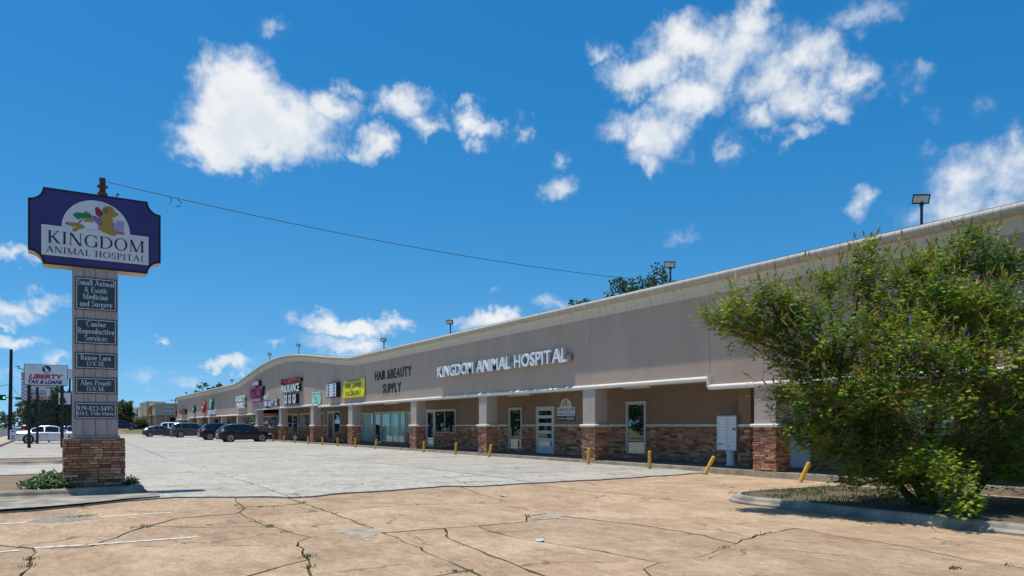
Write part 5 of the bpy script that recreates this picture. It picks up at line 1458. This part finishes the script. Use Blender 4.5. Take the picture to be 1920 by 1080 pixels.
for c, rr in LOB:
    pts = min(stems, key=lambda s: (s[-1]-c).length)
    q = min(pts[2:], key=lambda p: (p-c).length+.35*abs(p.z-c.z*.6))
    br = limb(st, q, c, .028, .012, rb, .10, 5, 5)
    nc = int(14 + 100*rr**2)
    for k in range(nc):                                # shoots: leafy twigs that run outwards and up, most with a flower spike
        d = rdir(rb); d.z = d.z*.8+.15
        o0 = c + Vector((d.x, d.y, d.z))*rr*rb.uniform(.15, .85)
        sd = (d*1.0 + Vector((0,0,.75)) + rdir(rb)*.55).normalized()
        Ls = rb.uniform(.26, .60)*(.75+.3*rr)
        tip = o0 + sd*Ls
        if o0.z < gz(o0.y)+.2: o0.z = gz(o0.y)+.2+rb.random()*.2; tip = o0 + sd*Ls
        if max(tip.x, o0.x) > FX-.2: continue
        droop = rdir(rb)*.06
        if k % 3 == 0: limb(tw, br[rb.randrange(2, 6)], o0, .008, .005, rb, .12, 3, 3)
        limb(tw, o0, tip, .005, .002, rb, .05, 3, 3)
        m0 = rb.randrange(13, 22)
        for j in range(m0):
            f = (j+.5)/m0
            pos = o0.lerp(tip, f) + droop*math.sin(math.pi*f)
            side = sd.cross(rdir(rb)).normalized()
            pos = pos + side*rb.uniform(.02, .10)
            up = (sd*.25 + Vector((0,0,.95)) + rdir(rb)*.5).normalized()
            ax = (side - up*side.dot(up)).normalized(); ay = up.cross(ax)
            s0 = rb.uniform(.045, .085)*(1.1-.35*f)
            for m_ in range(5):                        # palmate leaf: five leaflets
                a = (m_-2)*.58
                d_ = (ax*math.cos(a)+ay*math.sin(a)+up*rb.uniform(-.3,.1)).normalized()
                leaf_quad(lf, pos, d_, up, s0*(1.2-.17*abs(m_-2)), s0*.17)
        if rb.random() < .85 and d.z > -.35 and tip.z > 1.5+rb.random():
            for j in range(rb.choice((1,1,2,3))):
                d_ = (sd + rdir(rb)*(.15 if j == 0 else .6)).normalized(); L = rb.uniform(.07,.17)*(1 if j == 0 else .7)
                pos = tip - sd*.03*j
                tgt_ = fl if (rb.random() < .02 and pos.z < 3.4) else sp
                tgt_.tube([pos, pos+d_*L*.4, pos+d_*L], [.011,.017,.004], 4, cap=False)
# dead twigs standing out of the top
for px, py in ((1560,500),(1575,470),(1600,455),(1590,490),(1545,520),(1640,500),(1745,470),(1480,560),(1610,475)):
    p1 = bpt(px, py-18, 14.8); limb(tw, p1-Vector((rb.uniform(-.2,.2), rb.uniform(-.2,.2), rb.uniform(.7,1.1))), p1, .012, .003, rb, .06, 5, 4)
    for k in range(3):
        q = p1-Vector((0,0,rb.uniform(.1,.6))); limb(tw, q, q+Vector((rb.uniform(-.22,.22), rb.uniform(-.22,.22), rb.uniform(.15,.35))), .006, .002, rb, .05, 3, 3)
st.build('stem', 'bark', bush, fix=False, smooth=True)
tw.build('twig', 'dry_twig', bush, fix=False)
lf.build('foliage', 'leaf_bush', bush, fix=False)
sp.build('flower_spike', 'leaf_spike', bush, fix=False)
fl.build('purple_flower', 'flower_purple', bush, fix=False)
for o in bush.children:
    if o.name.split('.')[0] in ('twig', 'foliage', 'flower_spike', 'purple_flower'): o['kind'] = 'stuff'

# ---- trees
def tree(name, label, base, height, crown_r, leafmat, seed, leaf=.10, n_tip=150, per=34, trunk_r=.2, crown_lo=.35, flat_=.75, group=None, lobes=None):
    r = random.Random(seed); base = Vector(base)
    t = thing(name, tuple(base), label, 'tree', group)
    tb, lb_ = MB(), MB()
    top = base+Vector((0,0,height*.55))
    tr = limb(tb, base-Vector((0,0,.2)), top, trunk_r, trunk_r*.5, r, .04, 6, 8)
    cc = base+Vector((0,0,height*(crown_lo+(1-crown_lo)/2))); rz = height*(1-crown_lo)/2
    prim = []
    for i in range(9):
        d = rdir(r); c = cc+Vector((d.x*crown_r*.55, d.y*crown_r*.55, d.z*rz*.5))
        q = tr[r.randrange(2, 7)]
        prim.append(limb(tb, q, c, trunk_r*.38, trunk_r*.12, r, .12, 5, 5))
    for k in range(n_tip):
        d = rdir(r); f = r.random()**.38
        lump = 1+.28*mnoise.noise(Vector((d.x*2.1+seed, d.y*2.1, d.z*2.1)))*1.6
        tip = cc+Vector((d.x*crown_r*f*lump, d.y*crown_r*f*lump, d.z*rz*f*lump))
        pr = min(prim, key=lambda s: (s[-1]-tip).length)
        if k % 2 == 0: limb(tb, pr[3], tip, trunk_r*.10, trunk_r*.025, r, .10, 3, 4)
        cr = crown_r*r.uniform(.10, .20)
        for j in range(per):
            g = rdir(r); pos = tip+Vector((g.x*cr, g.y*cr, g.z*cr*flat_))*r.random()**.4
            up = (Vector((0,0,.7))+rdir(r)).normalized()
            ax = up.orthogonal().normalized(); ay = up.cross(ax); a = r.random()*6.28
            leaf_quad(lb_, pos, (ax*math.cos(a)+ay*math.sin(a)).normalized(), up, leaf*r.uniform(.7,1.3), leaf*.30)
    tb.build('trunk', 'bark', t, fix=False, smooth=True)
    lb_.build('crown', leafmat, t, fix=False)
    return t
def at_depth(px, dep): x, y = ray(px); return x*dep, y*dep
x, y = at_depth(1212, 47); tree('oak_tree', 'dark green oak showing above the parapet beside a floodlight', (x,y,0), 11.2, 3.2, 'leaf_oak', 3, .24, 260, 44, .28, .36)
x, y = at_depth(1100, 50); tree('oak_tree', 'smaller dark oak sprig left of the larger oak over the parapet', (x,y,0), 10.2, 1.6, 'leaf_oak', 4, .22, 90, 34, .18, .5)
x, y = at_depth(402, 140); tree('oak_tree', 'rounded green tree over the low far roof', (x,y,0), 8.9, 3.6, 'leaf_far', 5, .5, 200, 30, .25, .3)
x, y = at_depth(228, 150); tree('roadside_tree', 'green tree just right of the sign pillar', (x,y,.6), 6.0, 2.5, 'leaf_far', 6, .45, 190, 34, .25, .12)
for i, (px, dep, h, cr_, mm, wd) in enumerate(((92,118,6.8,3.6,'leaf_far','broad tree behind the insurance sign'), (118,105,7.2,3.0,'leaf_far','tall tree close to the left edge of the pillar'), (68,135,6.4,3.0,'leaf_far_pale','paler tree behind the left sign posts'), (250,190,4.4,2.2,'leaf_far_pale','small pale shrubby tree before the far shops'), (262,140,2.2,1.3,'leaf_far_pale','low shrub beside the raised bank'))):
    x, y = at_depth(px, dep); tree('roadside_tree', 'green ' + wd, (x,y,.3 if dep > 130 else 0), h, cr_, mm, 20+i, .42, 190, 34, .2, .16 if h > 5 else .05, group='trees along the road')
# trees across the street, seen mirrored in the shop windows
for i in range(9):
    word = ('first', 'second', 'third', 'fourth', 'fifth', 'sixth', 'seventh', 'eighth', 'ninth')[i]
    tree('street_tree', word + ' broad green tree along the verge across the road', (-25-(i % 3)*1.5, 62+9.5*i, -.25), 7.5+i % 2, 4.6, 'leaf_far', 60+i, .5, 110, 26, .3, .07, group='trees across the road')
# far wood closing the road
w = MB(); r = random.Random(5)
for i in range(5200):
    x = r.uniform(-75, 26); y = 420+r.uniform(-14,14); hmax = 7.5+3.0*mnoise.noise(Vector((x*.07,2,0)))+2.2*mnoise.noise(Vector((x*.25,7,0)))
    z = hmax*r.random()**.7
    leaf_quad(w, Vector((x,y,z-.3)), rdir(r), rdir(r), r.uniform(1.0,1.9), .5)
props(w.build('far_wood', 'leaf_far', at=(0,420,0), fix=False), 'low line of distant trees closing the road', 'trees', kind='stuff')

# ---- creeper beside the pylon base, grass in the cracks
cv = MB(); r = random.Random(9)
def clump(b, c, rx, ry, rz, n, L, w):
    for i in range(n):
        d = rdir(r); d.z = abs(d.z); f = r.random()**.45
        p = Vector((c[0]+d.x*rx*f, c[1]+d.y*ry*f, c[2]+d.z*rz*f))
        up = (Vector((0,-.4,.9))+rdir(r)*.8).normalized(); ax = up.orthogonal().normalized(); ay = up.cross(ax); a = r.random()*6.28
        leaf_quad(b, p, (ax*math.cos(a)+ay*math.sin(a)).normalized(), up, L*r.uniform(.7,1.3), w)
clump(cv, (-.02,18.62,.12), .42, .5, .36, 900, .085, .03); clump(cv, (-.32,18.75,.12), .35, .45, .22, 420, .08, .028); clump(cv, (.05,18.3,.12), .33, .24, .18, 360, .08, .028); clump(cv, (1.5,18.75,.12), .17, .3, .17, 260, .07, .025)
props(cv.build('creeper', 'leaf_ivy', fix=False), 'leafy green creeper growing at the foot of the pylon sign', 'plant')
gw = MB()
def tuft(px, py, n=26, hgt=.05, spread=.09, sx=1.0):
    n = int(n*.75); hgt *= .8
    c = ground(px, py)
    for i in range(n):
        x, y = c[0]+r.gauss(0, spread)*sx, c[1]+r.gauss(0, spread*.5)
        d = (Vector((0,0,1))+rdir(r)*.7).normalized(); leaf_quad(gw, Vector((x,y,gz(y)-.038)), d, d.orthogonal(), hgt*r.uniform(.5,1.4), .006)
for px, py, n, h, s in ((158,965,90,.05,.16),(145,966,60,.045,.12),(262,986,60,.05,.10),(272,983,30,.05,.06),(340,983,26,.03,.08),(445,945,26,.05,.05),(452,951,26,.05,.05),(488,948,24,.06,.03),(515,947,34,.04,.09),(560,942,30,.05,.07),(568,940,20,.05,.05),(585,956,20,.04,.05),
     (508,985,46,.07,.06),(535,994,34,.04,.06),(473,975,22,.04,.06),(626,960,24,.04,.05),(755,945,26,.04,.08),(778,944,20,.04,.06),(240,937,40,.05,.09),(388,931,40,.045,.10),(392,981,20,.03,.04),(575,1040,40,.06,.05),(580,1060,34,.06,.04),(57,1045,40,.07,.04),(54,1058,36,.07,.05),
     (852,1068,34,.05,.07),(875,1067,26,.05,.06),(987,965,26,.06,.04),(902,941,18,.04,.04),(680,981,26,.04,.05),(1790,1063,40,.06,.05),(1430,1000,26,.05,.07),(1440,996,20,.05,.06),(1365,1022,22,.04,.07),(1890,1055,26,.04,.07),(240,880,30,.05,.12),(260,901,26,.05,.1)):
    tuft(px, py, n, h, s)
for i in range(2600):                                  # thin turf over the end of the planting bed
    x, y = r.uniform(12.15, 16.0), r.uniform(8.2, 11.0)
    if mnoise.noise(Vector((x*1.3, y*1.3, 3))) < -.12: continue
    d = (Vector((0,0,1))+rdir(r)*.8).normalized(); leaf_quad(gw, Vector((x,y,gz(y)+.10)), d, d.orthogonal(), r.uniform(.04,.12), .007)
props(gw.build('crack_weeds', 'weed', at=(0,0,0), fix=False), 'tufts of grass in pavement cracks and on the island', 'grass', kind='stuff')
for px, py, wd in ((943,928.5,'crumpled pale scrap of litter lying near the grey concrete edge'), (1013,1011,'small white paper scrap on the tan pavement')):
    x, y = ground(px, py); b = MB(); n = 7
    for j in range(4):
        for i in range(n): b.v.append((x-.06+.12*i/(n-1)+r.uniform(-.012,.012), y-.06+.04*j+r.uniform(-.01,.01), gz(y)-.02+r.uniform(0,.025)))
    for j in range(3):
        for i in range(n-1): b.f.append((j*n+i, j*n+i+1, (j+1)*n+i+1, (j+1)*n+i))
    o = props(b.build('litter', 'paper', fix=False), wd, 'litter'); o.modifiers.new('t', 'SOLIDIFY').thickness = .002

# ================================================================== ROADSIDE SIGNS AND POLES, LEFT
def post_sign(name, label, Y, px0, px1, pt, pb, posts, th=.25, face='sign_white', frame='dark_grey_metal', post_r=.09):
    x0, x1 = fx(px0, Y), fx(px1, Y); pm = (px0+px1)/2
    z1, z0 = zY(pm, pt, Y), zY(pm, pb, Y)
    t = thing(name, ((x0+x1)/2, Y, 0), label, 'sign')
    c = MB().box(x0, x1, Y, Y+th, z0, z1).build('cabinet', frame, t)
    MB().box(x0+.03, x1-.03, Y-.012, Y-.001, z0+.03, z1-.03).build('face', face, c)
    for px in posts:
        x = fx(px, Y); MB().tube([(x,Y+th/2,-.05),(x,Y+th/2,z0+.05 if x0 < x < x1 else z1)], post_r, 10).build('post', 'black_metal', t)
    return t, x0, x1, z0, z1
def put(t, body, Y, fx0, fx1, fz0, fz1, box_, m, bold=.02, shear=0.0):
    x0, x1, z0, z1 = box_
    lettering('lettering', body, (x0+(x1-x0)*fx0, Y-.013, z0+(z1-z0)*fz0), (1,0,0), (0,-1,0), (x1-x0)*(fx1-fx0), (z1-z0)*(fz1-fz0), .01, m, t, bold=bold, shear=shear)
t, *bb = post_sign('tax_pole_sign', 'white twin-post sign reading LIBERTY TAX & LOANS', 57.2, 45, 127, 683.5, 722.5, (54.5, 116.5), post_r=.10)
put(t, 'LIBERTY', 57.2, .10, .90, .30, .53, bb, 'letter_red', .05, .25); put(t, 'TAX & LOANS', 57.2, .09, .87, .06, .26, bb, 'letter_navy', .05, .15)
xc_, zc_ = bb[0]+(bb[1]-bb[0])*.51, bb[2]+(bb[3]-bb[2])*.77; rr = .24
MB().prism([(xc_+rr*math.cos(rad(a)), zc_+rr*math.sin(rad(a))) for a in range(0,360,20)], 'y', 57.175, 57.187).build('emblem', 'letter_navy', t)
MB().prism([(xc_-.14,zc_+.14),(xc_-.08,zc_+.16),(xc_+.06,zc_-.02),(xc_+.14,zc_-.04),(xc_+.10,zc_-.18),(xc_-.06,zc_-.18),(xc_-.08,zc_-.02)], 'y', 57.165, 57.1745).build('emblem_torch', 'sign_white', t)
t, *bb = post_sign('dispensary_pole_sign', 'white sign with red lettering half hidden behind the tax sign', 70, 40, 105, 698, 726, (70,))
put(t, 'S', 70, .02, .10, .45, .9, bb, 'letter_red', .03); put(t, 'THE CBD DISPENSARY', 70, .03, .95, .06, .30, bb, 'letter_red', .02)
t, *bb = post_sign('insurance_pole_sign', 'white and red roadside sign reading INSURANCE 822.1200', 76, 52.5, 95, 727, 749.3, (66, 92))
put(t, 'Associates', 76, .12, .80, .66, .90, bb, 'letter_red', .0); put(t, 'INSURANCE', 76, .03, .80, .38, .62, bb, 'letter_navy', .03)
x0, x1, z0, z1 = bb
MB().box(x0+.05, x1-.05, 75.978, 75.987, z0+.06, z0+(z1-z0)*.32).build('red_band', 'letter_red', t)
lettering('lettering', '822.1200', (x0+.3, 75.977, z0+.12), (1,0,0), (0,-1,0), (x1-x0)*.72, (z1-z0)*.19, .01, 'sign_white', t, bold=.01)
t, *bb = post_sign('striped_pole_sign', 'small worn panel with black diagonal stripes left of the insurance sign', 75, 40, 51.8, 726, 752, (51,), th=.08)
x0, x1, z0, z1 = bb
for i in range(4):
    zz = z1-.12-(z1-z0)*.24*i; MB().prism([(x0+.05,zz),(x1-.04,zz-.30),(x1-.04,zz-.38),(x0+.05,zz-.08)], 'y', 74.977, 74.987).build('stripe', 'letter_black', t)
t, *bb = post_sign('picture_pole_sign', 'sign with dark picture beside the sign pillar', 80, 109, 133, 736, 758.5, (124,), face='white_enamel')
x0, x1, z0, z1 = bb; MB().prism([(x0+.1,z0+.1),(x0+.7,z0+.1),(x0+.55,z0+.55),(x0+.3,z1-.2),(x0+.12,z0+.6)], 'y', 79.975, 79.987).build('picture', 'panel_slate', t)
post_sign('blank_pole_sign', 'plain white sign peeping out beside the sign pillar', 86, 120, 136, 692, 711, (131,))
for px, Y, pt, wd in ((101.5,84,739,'short black post between the roadside signs'), (78,96,752,'slim dark post behind the insurance sign'), (83,99,750,'slim dark post right of its twin behind the insurance sign')):
    x = fx(px, Y); z = zY(px, pt, Y)
    t = thing('sign_post', (x, Y, 0), wd, 'post'); MB().tube([(x,Y,-.05),(x,Y,z)], .12, 8).build('shaft', 'black_metal', t); MB().tube([(x,Y,z),(x,Y,z+.04)], [.14,.05], 8).build('cap', 'black_metal', t)
# dark utility pole with slack cables
x, y = ground(18.5, 826.5); z = zY(20, 655, y)
t = thing('utility_pole', (x, y, .1), 'dark leaning utility pole at the left edge by the street', 'pole')
xt = fx(21, y)
MB().tube([(x,y,0),(xt,y,z)], [.19,.13], 10).build('shaft', 'black_metal', t)
zc = zY(20, 720, y)
for a, zz in ((Vector((-9,y-4,zc-.9)), zc), (Vector((fx(40,y+10), y+10, zY(40,742,y+10))), zc)):
    p0 = Vector((xt-.02,y,zz)); MB().tube([p0.lerp(a, i/10)-Vector((0,0,.5*4*(i/10)*(1-i/10)*.5)) for i in range(11)], .022, 4).build('cable', 'wire', t)
# traffic signal on a mast arm
Y = 120; xa, xb = fx(-20, Y), fx(66, Y); za = zY(20, 746.5, Y)
t = thing('traffic_signal', (xb, Y, 0), 'green-lit traffic signal with street name plate on a mast arm', 'traffic light')
MB().tube([(xb,Y,-.1),(xb,Y,za+.6)], [.16,.11], 10).build('mast', 'dark_grey_metal', t); MB().tube([(xb,Y,za),(xa,Y,za+.1)], [.09,.05], 8).build('arm', 'dark_grey_metal', t)
hx0, hx1 = fx(-6, Y), fx(11.5, Y)
hd = MB().box(hx0, hx1, Y-.2, Y-.1, za-.30, za+.42).build('signal_head', 'black_metal', t)
MB().tube([(fx(8,Y),Y-.23,za+.05),(fx(8,Y),Y-.201,za+.05)], .15, 14).build('green_lamp', 'signal_green', hd)
MB().box(fx(29,Y), fx(42,Y), Y-.15, Y-.11, za-.2, za+.17).build('name_plate', 'street_green', t)
em = M['signal_green'].node_tree.nodes['Principled BSDF']; em.inputs['Emission Color'].default_value = (.05,1,.45,1); em.inputs['Emission Strength'].default_value = 1.5
# street light
Y = 100; xb, xa = fx(50, Y), fx(27.5, Y); za = zY(45, 692, Y)
t = thing('street_light', (xb, Y, 0), 'slender street light with curved arm behind the tax sign', 'lamp')
MB().tube([(xb,Y,0),(xb,Y,za-.3),(xb-.3,Y,za-.05),(xb-.9,Y,za+.1),(xa+.4,Y,za+.25)], [.09,.07,.05,.045,.04], 8).build('pole', 'dark_grey_metal', t)
MB().add([(xa,Y-.1,za+.30),(xa+.5,Y-.12,za+.20),(xa+.5,Y+.12,za+.20),(xa,Y+.1,za+.30),(xa+.05,Y-.06,za+.36),(xa+.5,Y-.06,za+.32),(xa+.5,Y+.06,za+.32),(xa+.05,Y+.06,za+.36)], [(0,1,2,3),(4,5,6,7),(0,1,5,4),(1,2,6,5),(2,3,7,6),(3,0,4,7)]).build('lamp_head', 'dark_grey_metal', t)
# yard sign
Y = 70.0; x0, x1 = fx(18.5, Y), fx(30, Y)
t = thing('yard_sign', ((x0+x1)/2, Y, .1), 'small white yard sign with pink and navy print beside the utility pole', 'sign')
MB().box(x0, x1, Y, Y+.02, .28, 1.12).build('board', 'sign_white', t)
for i, m in enumerate(('letter_navy','panel_slate','pale_pink','letter_navy')): MB().box(x0+.08, x1-.08, Y-.008, Y-.001, .40+.18*i, .48+.18*i).build('print', m, t)
for x in (x0+.12, x1-.12): MB().tube([(x,Y+.01,.05),(x,Y+.01,.279)], .012, 5).build('stake', 'dark_grey_metal', t)
# far power poles
for px, dep, pt, wd in ((329.5,170,745,'thin power pole before the far shop building'), (380,190,729,'distant power pole top over the low far roof')):
    x, y = at_depth(px, dep); z = EYE+(HORIZON-pt)/FPX*dep
    t = thing('power_pole', (x, y, 0), wd, 'pole'); MB().tube([(x,y,0),(x,y,z)], [.16,.11], 8).build('shaft', 'bark', t)
    MB().box(x-1.3, x+1.3, y-.06, y+.06, z-.75, z-.6).build('crossarm', 'bark', t)

# ================================================================== FAR SHOP BUILDING
fb = thing('far_shop_building', (20, 180, .9), 'low cream shop building with deep fascia beyond the end of the row', 'building')
fX, fY0, fY1 = 16.0, 151.0, 222.0
MB().box(fX+2.2, fX+20, fY0+.4, fY1, .5, 3.3).build('shop_wall', 'far_wall', fb)
MB().box(fX, fX+20, fY0, fY1, 3.35, 5.35).build('fascia', 'far_fascia', fb)
MB().box(fX-.1, fX+20.1, fY0-.1, fY1+.1, 5.352, 5.62).build('coping', 'cornice', fb)
MB().box(fX-.4, fX+3, fY0+10, fY0+24, 3.34, 6.2).build('raised_fascia', 'far_wall', fb)
for i in range(9): MB().box(fX+.05, fX+.5, fY0+.3+8.2*i, fY0+.75+8.2*i, .5, 3.349).build('column', 'far_wall', fb)
for xx in (fX+1.6, fX+5.2): MB().box(xx, xx+.45, fY0+.06, fY0+.39, .5, 3.349).build('column', 'far_wall', fb)
wn = MB().box(fX+2.6, fX+4.6, fY0+.33, fY0+.399, .9, 3.0).build('window', 'interior_dark', fb)
xo0, xo1 = fx(308, fY0), fx(327, fY0)
ob = thing('open_banner', ((xo0+xo1)/2, fY0-.12, 3.9), 'white NOW OPEN banner with red letters on the far building', 'banner')
MB().box(xo0, xo1, fY0-.06, fY0-.02, 4.1, 5.0).build('cloth', 'sign_white', ob)
lettering('lettering', 'NOW OPEN', (xo0+.1, fY0-.061, 4.3), (1,0,0), (0,-1,0), xo1-xo0-.2, .5, .01, 'letter_red', ob, bold=.03)
for i, (dy, hgt, m, wd) in enumerate(((6,1.5,'orange_panel','orange and red fascia sign on the far building'), (34,1.2,'panel_slate','dark fascia sign on the far building, nearer'), (50,1.2,'street_green','dark green fascia sign on the far building, farther'))):
    t = thing('fascia_sign', (fX-.1, fY0+dy, 3.6), wd, 'sign'); MB().box(fX-(.60 if dy == 6 else .16), fX-.02, fY0+dy-1.6, fY0+dy+1.6, 3.6, 3.6+hgt).build('cabinet', m, t)
    MB().box(fX-(.63 if dy == 6 else .19), fX-(.601 if dy == 6 else .161), fY0+dy-1.0, fY0+dy+1.0, 3.75, 3.6+hgt-.35).build('face', 'poster_red' if i == 0 else 'white_enamel', t)
x0, x1 = fx(328, 146), fx(340, 146)
t = thing('orange_hoarding', ((x0+x1)/2, 146, .4), 'orange panel standing between the shop row and the far building', 'sign')
MB().box(x0, x1, 146, 146.2, 3.5, 5.2).build('panel', 'orange_panel', t); MB().box(x0+.1, x1-.1, 146.02, 146.18, .3, 3.499).build('lower_panel', 'poster_red', t)
Y = 141; x = fx(331.5, Y)
t = thing('feather_flag', (x, Y, .1), 'red and white feather flag by the end of the shop row', 'flag')
MB().tube([(x-.22,Y,.05),(x-.22,Y,4.3)], .03, 6).build('pole', 'alu', t)
MB().prism([(x-.2,1.0),(x+.25,1.1),(x+.34,2.6),(x+.28,3.9),(x,4.3),(x-.2,4.2)], 'y', Y-.01, Y+.01).build('flag', 'letter_red', t)
MB().prism([(x-.1,1.6),(x+.2,1.6),(x+.22,3.0),(x-.1,3.0)], 'y', Y-.02, Y-.0101).build('print', 'sign_white', t)
